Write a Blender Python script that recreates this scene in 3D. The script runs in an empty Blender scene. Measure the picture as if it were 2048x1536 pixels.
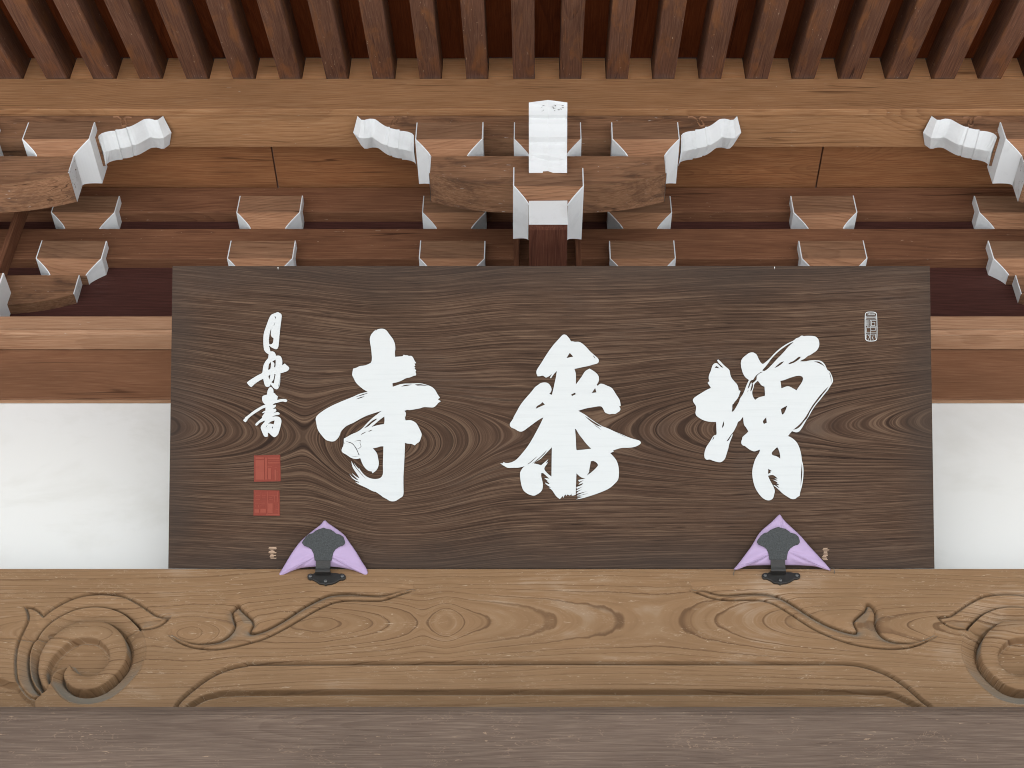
import bpy, bmesh, math, random
import numpy as np
from mathutils import Vector, Matrix
random.seed(7)
rad = math.radians
S = bpy.context.scene
COL = S.collection

# ------------------------------------------------------------------ camera, sky, sun, exposure
PITCH = rad(42.4)
FPX = 2990.0                      # focal length in pixels of the 2048-wide photograph
PCX, PCY = 1070.0, 768.0          # principal point
cam_d = bpy.data.cameras.new("camera")
cam_d.sensor_width = 36.0
cam_d.lens = 36.0 * FPX / 2048.0
cam_d.shift_x = (1024.0 - PCX) / 2048.0
cam_d.clip_end = 600.0
cam = bpy.data.objects.new("camera", cam_d)
COL.objects.link(cam)
cam.location = (0, 0, 0)
cam.rotation_euler = (rad(90) + PITCH, 0, 0)
S.camera = cam

world = bpy.data.worlds.new("World")
S.world = world
world.use_nodes = True
wn = world.node_tree
wn.nodes.clear()
sky = wn.nodes.new("ShaderNodeTexSky")
sky.sky_type = 'NISHITA'
sky.sun_disc = False
SUN_EL = rad(50)
sky.sun_elevation = SUN_EL
sky.sun_rotation = rad(180)
bg = wn.nodes.new("ShaderNodeBackground")
bg.inputs["Strength"].default_value = 0.135
wo = wn.nodes.new("ShaderNodeOutputWorld")
wn.links.new(sky.outputs[0], bg.inputs[0])
wn.links.new(bg.outputs[0], wo.inputs[0])

sun_d = bpy.data.lights.new("sun", 'SUN')
sun_d.energy = 3.6
sun_d.angle = rad(0.53)
sun_d.color = (1.0, 0.965, 0.92)
sun = bpy.data.objects.new("sun", sun_d)
COL.objects.link(sun)
sun.rotation_euler = (rad(90) - SUN_EL, 0, 0)

S.view_settings.view_transform = 'Standard'
S.view_settings.look = 'None'
S.view_settings.gamma = 1.0
S.view_settings.use_curve_mapping = False
S.view_settings.exposure = 1.5
S.cycles.filter_width = 1.05
S.cycles.max_bounces = 8
S.cycles.diffuse_bounces = 2

# ------------------------------------------------------------------ measuring helpers (build time only)
def el(v): return PITCH + math.atan((PCY - v) / FPX)
def Zat(v, Y): return Y * math.tan(el(v))
def Yat(v, Z): return Z / math.tan(el(v))
def ppm(Y, Z): return FPX / (Y * math.cos(PITCH) + Z * math.sin(PITCH))
def XZ(u, v, Y):
    z = Zat(v, Y)
    return (u - PCX) / ppm(Y, z), z
def ray(u, v):
    a, b = (u - PCX) / FPX, (PCY - v) / FPX
    return Vector((a, math.cos(PITCH) - b * math.sin(PITCH), math.sin(PITCH) + b * math.cos(PITCH)))
def project_np(X, Y, Z):
    c = Y * math.cos(PITCH) + Z * math.sin(PITCH)
    return PCX + FPX * X / c, PCY - FPX * (Z * math.cos(PITCH) - Y * math.sin(PITCH)) / c

# ------------------------------------------------------------------ node helpers
class G:
    def __init__(self, name):
        self.mat = bpy.data.materials.new(name)
        self.mat.use_nodes = True
        self.t = self.mat.node_tree
        self.t.nodes.clear()
        self.out = self.t.nodes.new("ShaderNodeOutputMaterial")
        self.b = self.t.nodes.new("ShaderNodeBsdfPrincipled")
        self.t.links.new(self.b.outputs[0], self.out.inputs[0])
    def n(self, typ, **kw):
        x = self.t.nodes.new(typ)
        for k, v in kw.items(): setattr(x, k, v)
        return x
    def put(self, sock, v):
        if isinstance(v, bpy.types.NodeSocket): self.t.links.new(v, sock)
        elif isinstance(v, (tuple, list)) and sock.type == 'RGBA' and len(v) == 3: sock.default_value = (*v, 1)
        else: sock.default_value = v
    def m(self, op, a, b=0.0, c=None, clamp=False):
        x = self.n("ShaderNodeMath", operation=op, use_clamp=clamp)
        self.put(x.inputs[0], a); self.put(x.inputs[1], b)
        if c is not None: self.put(x.inputs[2], c)
        return x.outputs[0]
    def vm(self, op, a, b):
        x = self.n("ShaderNodeVectorMath", operation=op)
        self.put(x.inputs[0], a); self.put(x.inputs[1], b)
        return x.outputs[0]
    def comb(self, x, y, z):
        c = self.n("ShaderNodeCombineXYZ")
        self.put(c.inputs[0], x); self.put(c.inputs[1], y); self.put(c.inputs[2], z)
        return c.outputs[0]
    def sep(self, v):
        s = self.n("ShaderNodeSeparateXYZ"); self.put(s.inputs[0], v)
        return s.outputs
    def noise(self, vec, scale=1.0, detail=2.0, rough=0.5, dist=0.0):
        x = self.n("ShaderNodeTexNoise")
        self.put(x.inputs["Vector"], vec)
        x.inputs["Scale"].default_value = scale
        x.inputs["Detail"].default_value = detail
        x.inputs["Roughness"].default_value = rough
        x.inputs["Distortion"].default_value = dist
        return x.outputs["Fac"]
    def ramp(self, fac, stops, interp='LINEAR'):
        r = self.n("ShaderNodeValToRGB")
        r.color_ramp.interpolation = interp
        e = r.color_ramp.elements
        while len(e) < len(stops): e.new(0.5)
        for k, (p, c) in enumerate(stops):
            e[k].position = p
            e[k].color = (c, c, c, 1) if isinstance(c, (int, float)) else (*c, 1)
        self.put(r.inputs[0], fac)
        return r.outputs[0]
    def mix(self, f, a, b, blend='MIX'):
        x = self.n("ShaderNodeMix", data_type='RGBA', blend_type=blend)
        self.put(x.inputs[0], f); self.put(x.inputs[6], a); self.put(x.inputs[7], b)
        return x.outputs[2]
    def scale(self, col, f):
        return self.mix(1.0, col, self.comb(f, f, f), 'MULTIPLY')
    def bump(self, h, strength=0.3, dist=0.002):
        b = self.n("ShaderNodeBump")
        b.inputs["Strength"].default_value = strength
        b.inputs["Distance"].default_value = dist
        self.put(b.inputs["Height"], h)
        self.put(self.b.inputs["Normal"], b.outputs[0])
    def done(self, col, rough=0.7, spec=0.3, metal=0.0):
        self.put(self.b.inputs["Base Color"], col)
        self.put(self.b.inputs["Roughness"], rough)
        self.b.inputs["Specular IOR Level"].default_value = spec
        self.b.inputs["Metallic"].default_value = metal
        return self.mat

def wood(name, base, dark, light, axis=0, spacing=0.007, rough=0.62, fleck=0.0, blotch=0.35, line=0.6, stain=None, stain_amt=0.0, fleckcol=(0.5, 0.42, 0.33), wander=0.03, spec=0.1, bump=0.25, worm=0.0, check=1.0):
    """Sawn timber: rings round a wandering heart line, fibres, blotches, pale scuffs."""
    def sa(c, k=1.16):
        l = 0.3 * c[0] + 0.55 * c[1] + 0.15 * c[2]
        return tuple(max(0.004, l + (x - l) * k) for x in c)
    base, dark, light = sa(base), sa(dark), sa(light)
    g = G(name)
    tc = g.n("ShaderNodeTexCoord").outputs["Object"]
    rnd = g.n("ShaderNodeObjectInfo").outputs["Random"]
    o = g.sep(tc)
    L, A, B = (o[0], o[1], o[2]) if axis == 0 else ((o[1], o[0], o[2]) if axis == 1 else (o[2], o[0], o[1]))
    L = g.m('ADD', L, g.m('MULTIPLY', rnd, 37.0))
    seed = g.m('MULTIPLY', rnd, 91.0)
    w1 = g.noise(g.comb(g.m('MULTIPLY', L, 1.1), seed, 0.0), 1.0, 1.0)
    w2 = g.noise(g.comb(g.m('MULTIPLY', L, 1.7), 5.3, seed), 1.0, 1.0)
    a = g.m('ADD', A, g.m('MULTIPLY', g.m('SUBTRACT', w1, 0.5), wander * 5))
    b = g.m('ADD', B, g.m('MULTIPLY', g.m('SUBTRACT', w2, 0.5), wander * 5))
    a = g.m('ADD', a, g.m('MULTIPLY', g.m('SUBTRACT', rnd, 0.5), 0.12))
    b = g.m('ADD', b, g.m('MULTIPLY', g.m('SUBTRACT', g.m('FRACT', g.m('MULTIPLY', rnd, 7.31)), 0.5), 0.12))
    r = g.m('SQRT', g.m('ADD', g.m('MULTIPLY', a, a), g.m('MULTIPLY', b, b)))
    loc = g.comb(g.m('MULTIPLY', L, 2.5), g.m('MULTIPLY', A, 14.0), g.m('MULTIPLY', B, 14.0))
    r = g.m('ADD', r, g.m('MULTIPLY', g.noise(loc, 1.0, 3.0), 0.02))
    K = g.m('DIVIDE', r, spacing)
    fr = g.m('FRACT', K)
    prof = g.ramp(fr, [(0.0, 0.15), (0.45, 0.25), (0.8, 0.75), (0.93, 1.0), (1.0, 0.2)])
    amp = g.noise(g.comb(g.m('MULTIPLY', L, 1.3), g.m('MULTIPLY', K, 0.23), seed), 1.0, 2.0)
    amp = g.ramp(amp, [(0.3, 0.15), (0.7, 1.0)])
    fib = g.noise(g.comb(g.m('MULTIPLY', L, 9.0), g.m('MULTIPLY', A, 320.0), g.m('MULTIPLY', B, 320.0)), 1.0, 3.0, 0.65)
    col = g.mix(g.m('MULTIPLY', g.m('MULTIPLY', prof, amp), line, clamp=True), base, dark)
    col = g.mix(g.ramp(fib, [(0.5, 0.0), (0.78, 0.8)]), col, light)
    col = g.mix(g.ramp(fib, [(0.22, 0.7), (0.46, 0.0)]), col, dark)
    bl = g.noise(g.comb(g.m('MULTIPLY', L, 3.2), g.m('MULTIPLY', A, 9.0), g.m('MULTIPLY', B, 9.0)), 1.0, 4.0, 0.6)
    col = g.scale(col, g.m('ADD', 1.0 - blotch, g.m('MULTIPLY', bl, 2.0 * blotch)))
    col = g.scale(col, g.m('ADD', 0.9, g.m('MULTIPLY', g.m('FRACT', g.m('MULTIPLY', rnd, 13.7)), 0.2)))
    ck = g.noise(g.comb(g.m('MULTIPLY', L, 0.7), g.m('MULTIPLY', A, 30.0), g.m('ADD', g.m('MULTIPLY', B, 30.0), seed)), 1.0, 1.0, 0.4, 0.1)
    cm = g.noise(g.comb(g.m('MULTIPLY', L, 2.2), g.m('MULTIPLY', A, 11.0), g.m('ADD', g.m('MULTIPLY', B, 11.0), 40.0)), 1.0, 2.0)
    cl = g.m('MULTIPLY', g.ramp(g.m('ABSOLUTE', g.m('SUBTRACT', ck, 0.5)), [(0.003, 1.0), (0.010, 0.0)]), g.ramp(cm, [(0.52, 0.0), (0.62, 0.7 * check)]))
    col = g.mix(cl, col, tuple(x * 0.35 for x in dark))
    if stain is not None:
        st = g.noise(g.comb(g.m('MULTIPLY', L, 6.0), g.m('MULTIPLY', A, 22.0), g.m('MULTIPLY', B, 22.0)), 1.0, 4.0, 0.65, 0.6)
        col = g.mix(g.m('MULTIPLY', g.ramp(st, [(0.5, 0.0), (0.66, 1.0)]), stain_amt), col, stain)
    if fleck > 0:
        fl = g.noise(g.comb(g.m('MULTIPLY', L, 45.0), g.m('MULTIPLY', A, 190.0), g.m('MULTIPLY', B, 190.0)), 1.0, 2.0, 0.5, 0.7)
        fm = g.noise(g.comb(g.m('MULTIPLY', L, 4.0), g.m('MULTIPLY', A, 13.0), g.m('MULTIPLY', B, 13.0)), 1.0, 2.0)
        lo = 0.74 - 0.1 * fleck
        f = g.m('MULTIPLY', g.ramp(fl, [(lo, 0.0), (lo + 0.04, 1.0)]), g.ramp(fm, [(0.45, 0.0), (0.62, 1.0)]))
        col = g.mix(f, col, fleckcol)
    if worm > 0:
        wv = g.noise(g.comb(g.m('MULTIPLY', L, 13.0), g.m('MULTIPLY', A, 38.0), g.m('MULTIPLY', B, 38.0)), 1.0, 3.0, 0.6, 1.4)
        wl_ = g.ramp(g.m('ABSOLUTE', g.m('SUBTRACT', wv, 0.5)), [(0.004, 1.0), (0.010, 0.0)])
        wm = g.noise(g.comb(g.m('MULTIPLY', L, 8.0), g.m('MULTIPLY', A, 20.0), g.m('MULTIPLY', B, 20.0)), 1.0, 2.0)
        col = g.mix(g.m('MULTIPLY', g.m('MULTIPLY', wl_, g.ramp(wm, [(0.54, 0.0), (0.62, 1.0)])), worm), col, fleckcol)
    g.bump(g.m('ADD', g.m('MULTIPLY', fib, 0.6), g.m('MULTIPLY', prof, -0.4)), bump, 0.0015)
    return g.done(col, rough, spec)

def figured(name, base, dark, light, sx=5.0, fleck=0.0, fleckcol=(0.6, 0.52, 0.4), line=0.85, blotch=0.3, grey=None, kfib=3.0, bumpd=0.0012, edges=None, widthvar=0.5, fade=(18, 34, 0.35), worm=0.0, thin=0.0, dustcol=None, streak=0, up=1, fibk=1.0, hatchk=0.24, irr=1.5, bands=0.0):
    """Board or beam whose growth-ring field is stored per vertex in the attribute 'ring'."""
    g = G(name)
    at = g.n("ShaderNodeAttribute", attribute_name="ring").outputs["Fac"]
    tc = g.n("ShaderNodeTexCoord").outputs["Object"]
    o = g.sep(tc)
    w = o[up]                       # across the grain on the face
    n1 = g.noise(g.comb(g.m('MULTIPLY', o[0], 3.0), g.m('MULTIPLY', at, 0.35), 0.0), 1.0, 3.0, 0.6)
    K = g.m('ADD', at, g.m('MULTIPLY', g.m('SUBTRACT', n1, 0.5), 0.8))
    K = g.m('ADD', K, g.m('MULTIPLY', g.m('SUBTRACT', g.noise(g.comb(g.m('MULTIPLY', o[0], 0.5), g.m('MULTIPLY', K, 0.8), 21.0), 1.0, 2.0), 0.5), irr))
    fine = g.noise(g.comb(g.m('MULTIPLY', o[0], 42.0), g.m('MULTIPLY', K, 2.0), 3.0), 1.0, 2.0)
    K2 = g.m('ADD', K, g.m('MULTIPLY', g.m('SUBTRACT', fine, 0.5), 0.22))
    fr = g.m('FRACT', K2)
    prof = g.ramp(fr, [(0.0, 0.0), (0.5, 0.06), (0.74 + thin, 0.25 - thin * 1.5), (0.85 + thin * .8, 1.0), (0.94 + thin * .3, 0.9), (1.0, 0.0)])
    amp = g.noise(g.comb(g.m('MULTIPLY', o[0], 1.1), g.m('MULTIPLY', K, 0.31), 7.0), 1.0, 2.0)
    amp = g.ramp(amp, [(0.3, 1.0 - widthvar), (0.62, 1.0)])
    mr = g.n("ShaderNodeMapRange"); g.put(mr.inputs[0], at)
    for q_, w_ in zip((1, 2, 3, 4), (fade[0], fade[1], 1.0, fade[2])): mr.inputs[q_].default_value = w_
    amp = g.m('MULTIPLY', amp, mr.outputs[0])
    fib = g.noise(g.comb(g.m('MULTIPLY', o[0], sx), g.m('MULTIPLY', K, kfib), 0.0), 1.0, 4.0, 0.7)
    hatch = g.noise(g.comb(g.m('MULTIPLY', o[0], 260.0), g.m('MULTIPLY', w, 700.0), 0.0), 1.0, 2.0)
    pr = g.m('MULTIPLY', g.m('MULTIPLY', prof, amp), line, clamp=True)
    bl = g.noise(g.comb(g.m('MULTIPLY', o[0], 2.6), g.m('MULTIPLY', w, 5.0), 0.0), 1.0, 4.0, 0.6)
    col = g.mix(g.ramp(fib, [(0.48, 0.0), (0.72, 0.85 * fibk)]), base, light)
    col = g.mix(g.ramp(fib, [(0.25, 0.75 * fibk), (0.47, 0.0)]), col, dark)
    if streak > 0:
        mz = g.n("ShaderNodeMapRange"); g.put(mz.inputs[0], at)
        for q_, w_ in zip((1, 2, 3, 4), (16.0, 24.0, 0.3, 1.0)): mz.inputs[q_].default_value = w_
        streak = g.m('MULTIPLY', mz.outputs[0], streak)
        s1_ = g.noise(g.comb(g.m('MULTIPLY', o[0], 10.0), g.m('MULTIPLY', K, 9.0), 4.0), 1.0, 2.0, 0.6)
        s2_ = g.noise(g.comb(g.m('MULTIPLY', o[0], 1.6), g.m('MULTIPLY', K, 0.5), 9.0), 1.0, 3.0)
        col = g.mix(g.m('MULTIPLY', g.m('MULTIPLY', g.ramp(s1_, [(0.55, 0.0), (0.68, 1.0)]), g.ramp(s2_, [(0.42, 0.1), (0.62, 1.0)])), g.m('MULTIPLY', streak, 0.75)), col, light)
        col = g.mix(g.m('MULTIPLY', g.ramp(s1_, [(0.3, 1.0), (0.44, 0.0)]), g.m('MULTIPLY', streak, 0.8)), col, dark)
    if grey is not None:
        gcol, lo, hi = grey
        gm = g.m('ADD', g.m('MULTIPLY', bl, 0.6), g.m('MULTIPLY', fib, 0.4))
        col = g.mix(g.ramp(gm, [(lo, 0.0), (hi, 0.8)]), col, gcol)
    col = g.mix(pr, col, dark)
    col = g.scale(col, g.m('ADD', 1.0 - blotch, g.m('MULTIPLY', bl, 2.0 * blotch)))
    col = g.scale(col, g.m('ADD', 1.0 - hatchk / 2, g.m('MULTIPLY', hatch, hatchk)))
    if bands > 0:
        vb_ = g.noise(g.comb(g.m('MULTIPLY', o[0], 5.5), g.m('MULTIPLY', w, 0.8), 2.0), 1.0, 3.0, 0.6)
        col = g.scale(col, g.m('ADD', 1.0 - bands, g.m('MULTIPLY', vb_, 2 * bands)))
    if edges is not None:
        ex, ey, ecol = edges          # weathered grey rim of a board centred on its origin
        dx = g.m('SUBTRACT', ex, g.m('ABSOLUTE', o[0]))
        dy = g.m('SUBTRACT', ey, g.m('ABSOLUTE', o[1]))
        d = g.m('ADD', g.m('MINIMUM', dx, dy), g.m('MULTIPLY', g.m('SUBTRACT', bl, 0.5), 0.14))
        col = g.mix(g.ramp(d, [(0.0, 0.6), (0.09, 0.0)]), col, ecol)
    if fleck > 0:
        fl = g.noise(g.comb(g.m('MULTIPLY', o[0], 34.0), g.m('MULTIPLY', w, 190.0), 0.0), 1.0, 3.0, 0.6, 0.9)
        fm = g.noise(g.comb(g.m('MULTIPLY', o[0], 3.0), g.m('MULTIPLY', w, 12.0), 0.0), 1.0, 2.0)
        lo = 0.70 - 0.1 * fleck
        f = g.m('MULTIPLY', g.ramp(fl, [(lo, 0.0), (lo + 0.05, 1.0)]), g.ramp(fm, [(0.4, 0.1), (0.6, 1.0)]))
        col = g.mix(f, col, fleckcol)
    if dustcol is not None:
        du = g.n("ShaderNodeAttribute", attribute_name="dust").outputs["Fac"]
        col = g.mix(g.m('MULTIPLY', du, 0.75), col, dustcol)
    if worm > 0:
        wv = g.noise(g.comb(g.m('MULTIPLY', o[0], 16.0), g.m('MULTIPLY', w, 75.0), 0.0), 1.0, 3.0, 0.6, 1.2)
        wl_ = g.ramp(g.m('ABSOLUTE', g.m('SUBTRACT', wv, 0.5)), [(0.005, 1.0), (0.012, 0.0)])
        wm = g.noise(g.comb(g.m('MULTIPLY', o[0], 9.0), g.m('MULTIPLY', w, 34.0), 0.0), 1.0, 2.0)
        col = g.mix(g.m('MULTIPLY', g.m('MULTIPLY', wl_, g.ramp(wm, [(0.5, 0.0), (0.6, 1.0)])), worm), col, fleckcol)
    g.bump(g.m('ADD', g.m('MULTIPLY', fib, 0.5), g.m('MULTIPLY', prof, -0.7)), 0.5, bumpd)
    return g.done(col, 0.75, 0.1)

def paint(name, col, dirt=(0.45, 0.44, 0.42), amt=0.35, streak=(1, 1, 1), bare=0.0, barecol=(0.16, 0.11, 0.08)):
    g = G(name)
    tc = g.n("ShaderNodeTexCoord").outputs["Object"]
    rnd = g.n("ShaderNodeObjectInfo").outputs["Random"]
    p = g.vm('ADD', tc, g.comb(g.m('MULTIPLY', rnd, 31.0), g.m('MULTIPLY', rnd, 17.0), rnd))
    n1 = g.noise(g.vm('MULTIPLY', p, (9.0 * streak[0], 9.0 * streak[1], 9.0 * streak[2])), 1.0, 5.0, 0.65, 0.4)
    c = g.mix(g.m('MULTIPLY', g.ramp(n1, [(0.5, 0.0), (0.75, 1.0)]), amt), col, dirt)
    n2 = g.noise(p, 160.0, 3.0)
    if bare > 0:
        n3 = g.noise(g.vm('MULTIPLY', p, (70.0, 70.0, 70.0)), 1.0, 3.0, 0.6, 0.8)
        n4 = g.noise(p, 7.0, 2.0)
        f = g.m('MULTIPLY', g.ramp(n3, [(0.66 - bare * .05, 0.0), (0.68 - bare * .05, 1.0)]), g.ramp(n4, [(0.52, 0.0), (0.6, 1.0)]))
        c = g.mix(f, c, barecol)
    g.bump(g.m('ADD', g.m('MULTIPLY', n2, 0.4), n1), 0.15, 0.0015)
    return g.done(c, 0.75, 0.2)

M = {}
M['purlin'] = wood("purlin wood", (0.40, 0.222, 0.122), (0.16, 0.072, 0.038), (0.53, 0.335, 0.205), spacing=0.011, blotch=0.25, fleck=0.15)
M['arm'] = wood("bracket arm wood", (0.29, 0.163, 0.1), (0.10, 0.05, 0.032), (0.41, 0.26, 0.17), spacing=0.012, blotch=0.42, stain=(0.055, 0.032, 0.024), stain_amt=0.6, fleck=0.3, fleckcol=(0.6, 0.55, 0.5))
M['block'] = wood("bearing block wood", (0.275, 0.158, 0.1), (0.085, 0.042, 0.027), (0.39, 0.25, 0.165), spacing=0.013, blotch=0.38, stain=(0.09, 0.05, 0.033), stain_amt=0.25, wander=0.05)
M['blocklow'] = wood("bounce-lit bearing block wood", (0.365, 0.2, 0.121), (0.12, 0.056, 0.033), (0.48, 0.295, 0.19), spacing=0.010, blotch=0.3, wander=0.06)  # paler copy of the block wood: ground bounce on the tapers painted in
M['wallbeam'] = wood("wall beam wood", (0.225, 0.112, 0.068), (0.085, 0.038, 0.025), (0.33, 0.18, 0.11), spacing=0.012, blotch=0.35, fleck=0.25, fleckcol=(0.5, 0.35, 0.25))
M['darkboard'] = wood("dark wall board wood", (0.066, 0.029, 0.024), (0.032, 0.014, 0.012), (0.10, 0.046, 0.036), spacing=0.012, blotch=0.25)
M['soffit'] = wood("soffit board wood", (0.30, 0.142, 0.074), (0.12, 0.048, 0.026), (0.42, 0.235, 0.13), spacing=0.006, blotch=0.4, line=0.5)
M['rafter'] = wood("rafter wood", (0.13, 0.066, 0.044), (0.045, 0.022, 0.016), (0.21, 0.125, 0.09), axis=1, spacing=0.010, blotch=0.45, fleck=0.5, fleckcol=(0.34, 0.25, 0.17), stain=(0.24, 0.095, 0.032), stain_amt=0.5)
M['roofboard'] = wood("roof board wood", (0.12, 0.034, 0.015), (0.045, 0.012, 0.007), (0.19, 0.06, 0.028), axis=1, spacing=0.012, blotch=0.4)
M['filler'] = wood("filler board wood", (0.78, 0.43, 0.235), (0.5, 0.21, 0.10), (0.82, 0.55, 0.36), spacing=0.010, blotch=0.4, line=0.35)
M['plate'] = wood("wall plate wood", (0.37, 0.225, 0.145), (0.17, 0.085, 0.05), (0.48, 0.32, 0.22), spacing=0.012, blotch=0.22, fleck=0.1)
M['tie'] = wood("tie beam wood", (0.22, 0.115, 0.07), (0.12, 0.055, 0.034), (0.31, 0.18, 0.115), spacing=0.012, blotch=0.3, line=0.35)
M['post'] = wood("post wood", (0.17, 0.08, 0.05), (0.07, 0.03, 0.02), (0.28, 0.15, 0.09), axis=2, spacing=0.008, blotch=0.4)
M['proj'] = wood("projecting arm wood", (0.13, 0.055, 0.038), (0.05, 0.02, 0.016), (0.2, 0.1, 0.07), axis=1, spacing=0.009, blotch=0.4)
M['low'] = wood("weathered lower beam wood", (0.126, 0.091, 0.070), (0.065, 0.043, 0.033), (0.198, 0.149, 0.113), spacing=0.011, blotch=0.33, fleck=0.55, fleckcol=(0.32, 0.215, 0.14), rough=0.55, line=0.45, bump=0.35, worm=0.4, check=0.0)
M['white'] = paint("chalk white paint", (0.86, 0.88, 0.87), amt=0.3)
M['whiteworn'] = paint("worn chalk paint", (0.72, 0.73, 0.72), (0.3, 0.27, 0.24), 0.75, bare=0.4)
M['whiteflake'] = paint("flaking chalk paint", (0.84, 0.86, 0.85), (0.55, 0.54, 0.5), 0.4, bare=0.0, barecol=(0.1, 0.08, 0.07))
M['letter'] = paint("letter paint", (0.555, 0.575, 0.57), (0.46, 0.48, 0.48), 0.4, (0.7, 16, 1))
M['plaster'] = paint("wall plaster", (0.81, 0.81, 0.785), (0.62, 0.61, 0.555), 0.5, (0.25, 0.25, 0.4))
M['board'] = figured("name board wood", (0.063, 0.0355, 0.0225), (0.0135, 0.0078, 0.0058), (0.20, 0.128, 0.082), sx=2.6, line=0.8, blotch=0.45, grey=((0.05, 0.036, 0.029), 0.52, 0.68), edges=(0.945, 0.372, (0.045, 0.034, 0.028)), kfib=3.6, fade=(17, 30, 0.5), thin=0.03, widthvar=0.75, streak=1.0, bands=0.22)
M['rainbow'] = figured("carved beam wood", (0.248, 0.145, 0.075), (0.105, 0.055, 0.028), (0.325, 0.217, 0.128), sx=5.0, line=0.85, blotch=0.22, fleck=0.4, fleckcol=(0.46, 0.35, 0.24), grey=((0.34, 0.25, 0.175), 0.55, 0.68), kfib=3.5, fade=(9, 20, 0.5), worm=0.35, thin=0.1, dustcol=(0.20, 0.185, 0.15), up=2, fibk=0.5, bumpd=0.0004, hatchk=0.12)

def simple(name, col, rough=0.6, metal=0.0, spec=0.3, nscale=60, namt=0.2, bump=0.0):
    g = G(name)
    tc = g.n("ShaderNodeTexCoord").outputs["Object"]
    n = g.noise(tc, nscale, 4.0, 0.65)
    c = g.scale(col, g.m('ADD', 1 - namt, g.m('MULTIPLY', n, 2 * namt)))
    if bump: g.bump(n, bump, 0.002)
    return g.done(c, rough, spec, metal)
M['iron'] = simple("speckled iron", (0.042, 0.046, 0.046), 0.55, 0.1, 0.3, 300, 1.0, 0.3)
M['blackiron'] = simple("black iron", (0.026, 0.024, 0.022), 0.45, 0.3, 0.5, 120, 0.4, 0.3)
M['screw'] = simple("dull steel", (0.16, 0.16, 0.155), 0.4, 0.7, 0.5)
M['lilac'] = simple("lilac satin", (0.405, 0.30, 0.465), 0.55, 0.0, 0.4, 9, 0.08)
M['thread'] = simple("thread", (0.10, 0.09, 0.075), 0.9)
M['red'] = paint("vermilion seal ground", (0.195, 0.040, 0.026), (0.15, 0.034, 0.023), 0.7, (1, 5, 1))
M['redlight'] = paint("vermilion seal stroke", (0.245, 0.058, 0.038), (0.2, 0.045, 0.03), 0.6, (1, 5, 1))
M['label'] = paint("paper residue", (0.42, 0.29, 0.2), (0.2, 0.14, 0.1), 0.8, (2, 14, 2))
M['gravel'] = simple("pale gravel", (0.54, 0.527, 0.497), 0.95, 0.0, 0.1, 40, 0.25, 0.4)
M['deck'] = simple("roof deck", (0.06, 0.05, 0.045), 0.9)

# ------------------------------------------------------------------ object helpers
def link(o, parent=None):
    COL.objects.link(o)
    if parent is not None: o.parent = parent
    return o
def meshobj(name, verts, faces, mat, parent=None, smooth=False, loc=None, mats=None, mi=None):
    me = bpy.data.meshes.new(name)
    if loc is not None: verts = [(v[0] - loc[0], v[1] - loc[1], v[2] - loc[2]) for v in verts]
    me.from_pydata([tuple(map(float, v)) for v in verts], [], faces)
    for mm in (mats or [mat]): me.materials.append(mm)
    if mi is not None: me.polygons.foreach_set('material_index', mi)
    if smooth: me.polygons.foreach_set('use_smooth', [True] * len(me.polygons))
    me.update()
    o = bpy.data.objects.new(name, me)
    if loc is not None:
        o.location = Vector(loc) - (parent.location if parent is not None else Vector((0, 0, 0)))
    return link(o, parent)
def fixnormals(o):
    bm = bmesh.new(); bm.from_mesh(o.data)
    bmesh.ops.recalc_face_normals(bm, faces=bm.faces)
    bm.to_mesh(o.data); bm.free()
def tag(o, label=None, cat=None, group=None, kind=None):
    if label: o['label'] = label
    if cat: o['category'] = cat
    if group: o['group'] = group
    if kind: o['kind'] = kind
    return o
def empty(name, loc, label, cat, group=None):
    o = bpy.data.objects.new(name, None)
    o.empty_display_size = 0.05
    o.location = loc
    link(o)
    return tag(o, label, cat, group)
BOXF = [(0, 3, 2, 1), (4, 5, 6, 7), (0, 1, 5, 4), (1, 2, 6, 5), (2, 3, 7, 6), (3, 0, 4, 7)]
def box(name, x0, x1, y0, y1, z0, z1, mat, parent=None, bev=0.003):
    c = ((x0 + x1) / 2, (y0 + y1) / 2, (z0 + z1) / 2)
    v = [(x0, y0, z0), (x1, y0, z0), (x1, y1, z0), (x0, y1, z0), (x0, y0, z1), (x1, y0, z1), (x1, y1, z1), (x0, y1, z1)]
    o = meshobj(name, v, BOXF, mat, parent, loc=c)
    if bev:
        b = o.modifiers.new("edge", 'BEVEL'); b.width = bev; b.segments = 2; b.limit_method = 'ANGLE'
    return o
def prism(name, prof, x0, x1, mat, parent=None, bev=0.002, seg=1):
    """A length of moulding: profile of (y, z) points swept along x."""
    n = len(prof); c = ((x0 + x1) / 2, prof[0][0], prof[0][1])
    v = []; f = []
    for k in range(seg + 1):
        x = x0 + (x1 - x0) * k / seg
        v += [(x, y, z) for y, z in prof]
    for k in range(seg):
        for i in range(n):
            j = (i + 1) % n
            f.append((k * n + i, k * n + j, (k + 1) * n + j, (k + 1) * n + i))
    f.append(tuple(range(n))[::-1]); f.append(tuple(seg * n + i for i in range(n)))
    o = meshobj(name, v, f, mat, parent, loc=c)
    fixnormals(o)
    if bev:
        b = o.modifiers.new("edge", 'BEVEL'); b.width = bev; b.segments = 2; b.limit_method = 'ANGLE'
    return o
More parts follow.
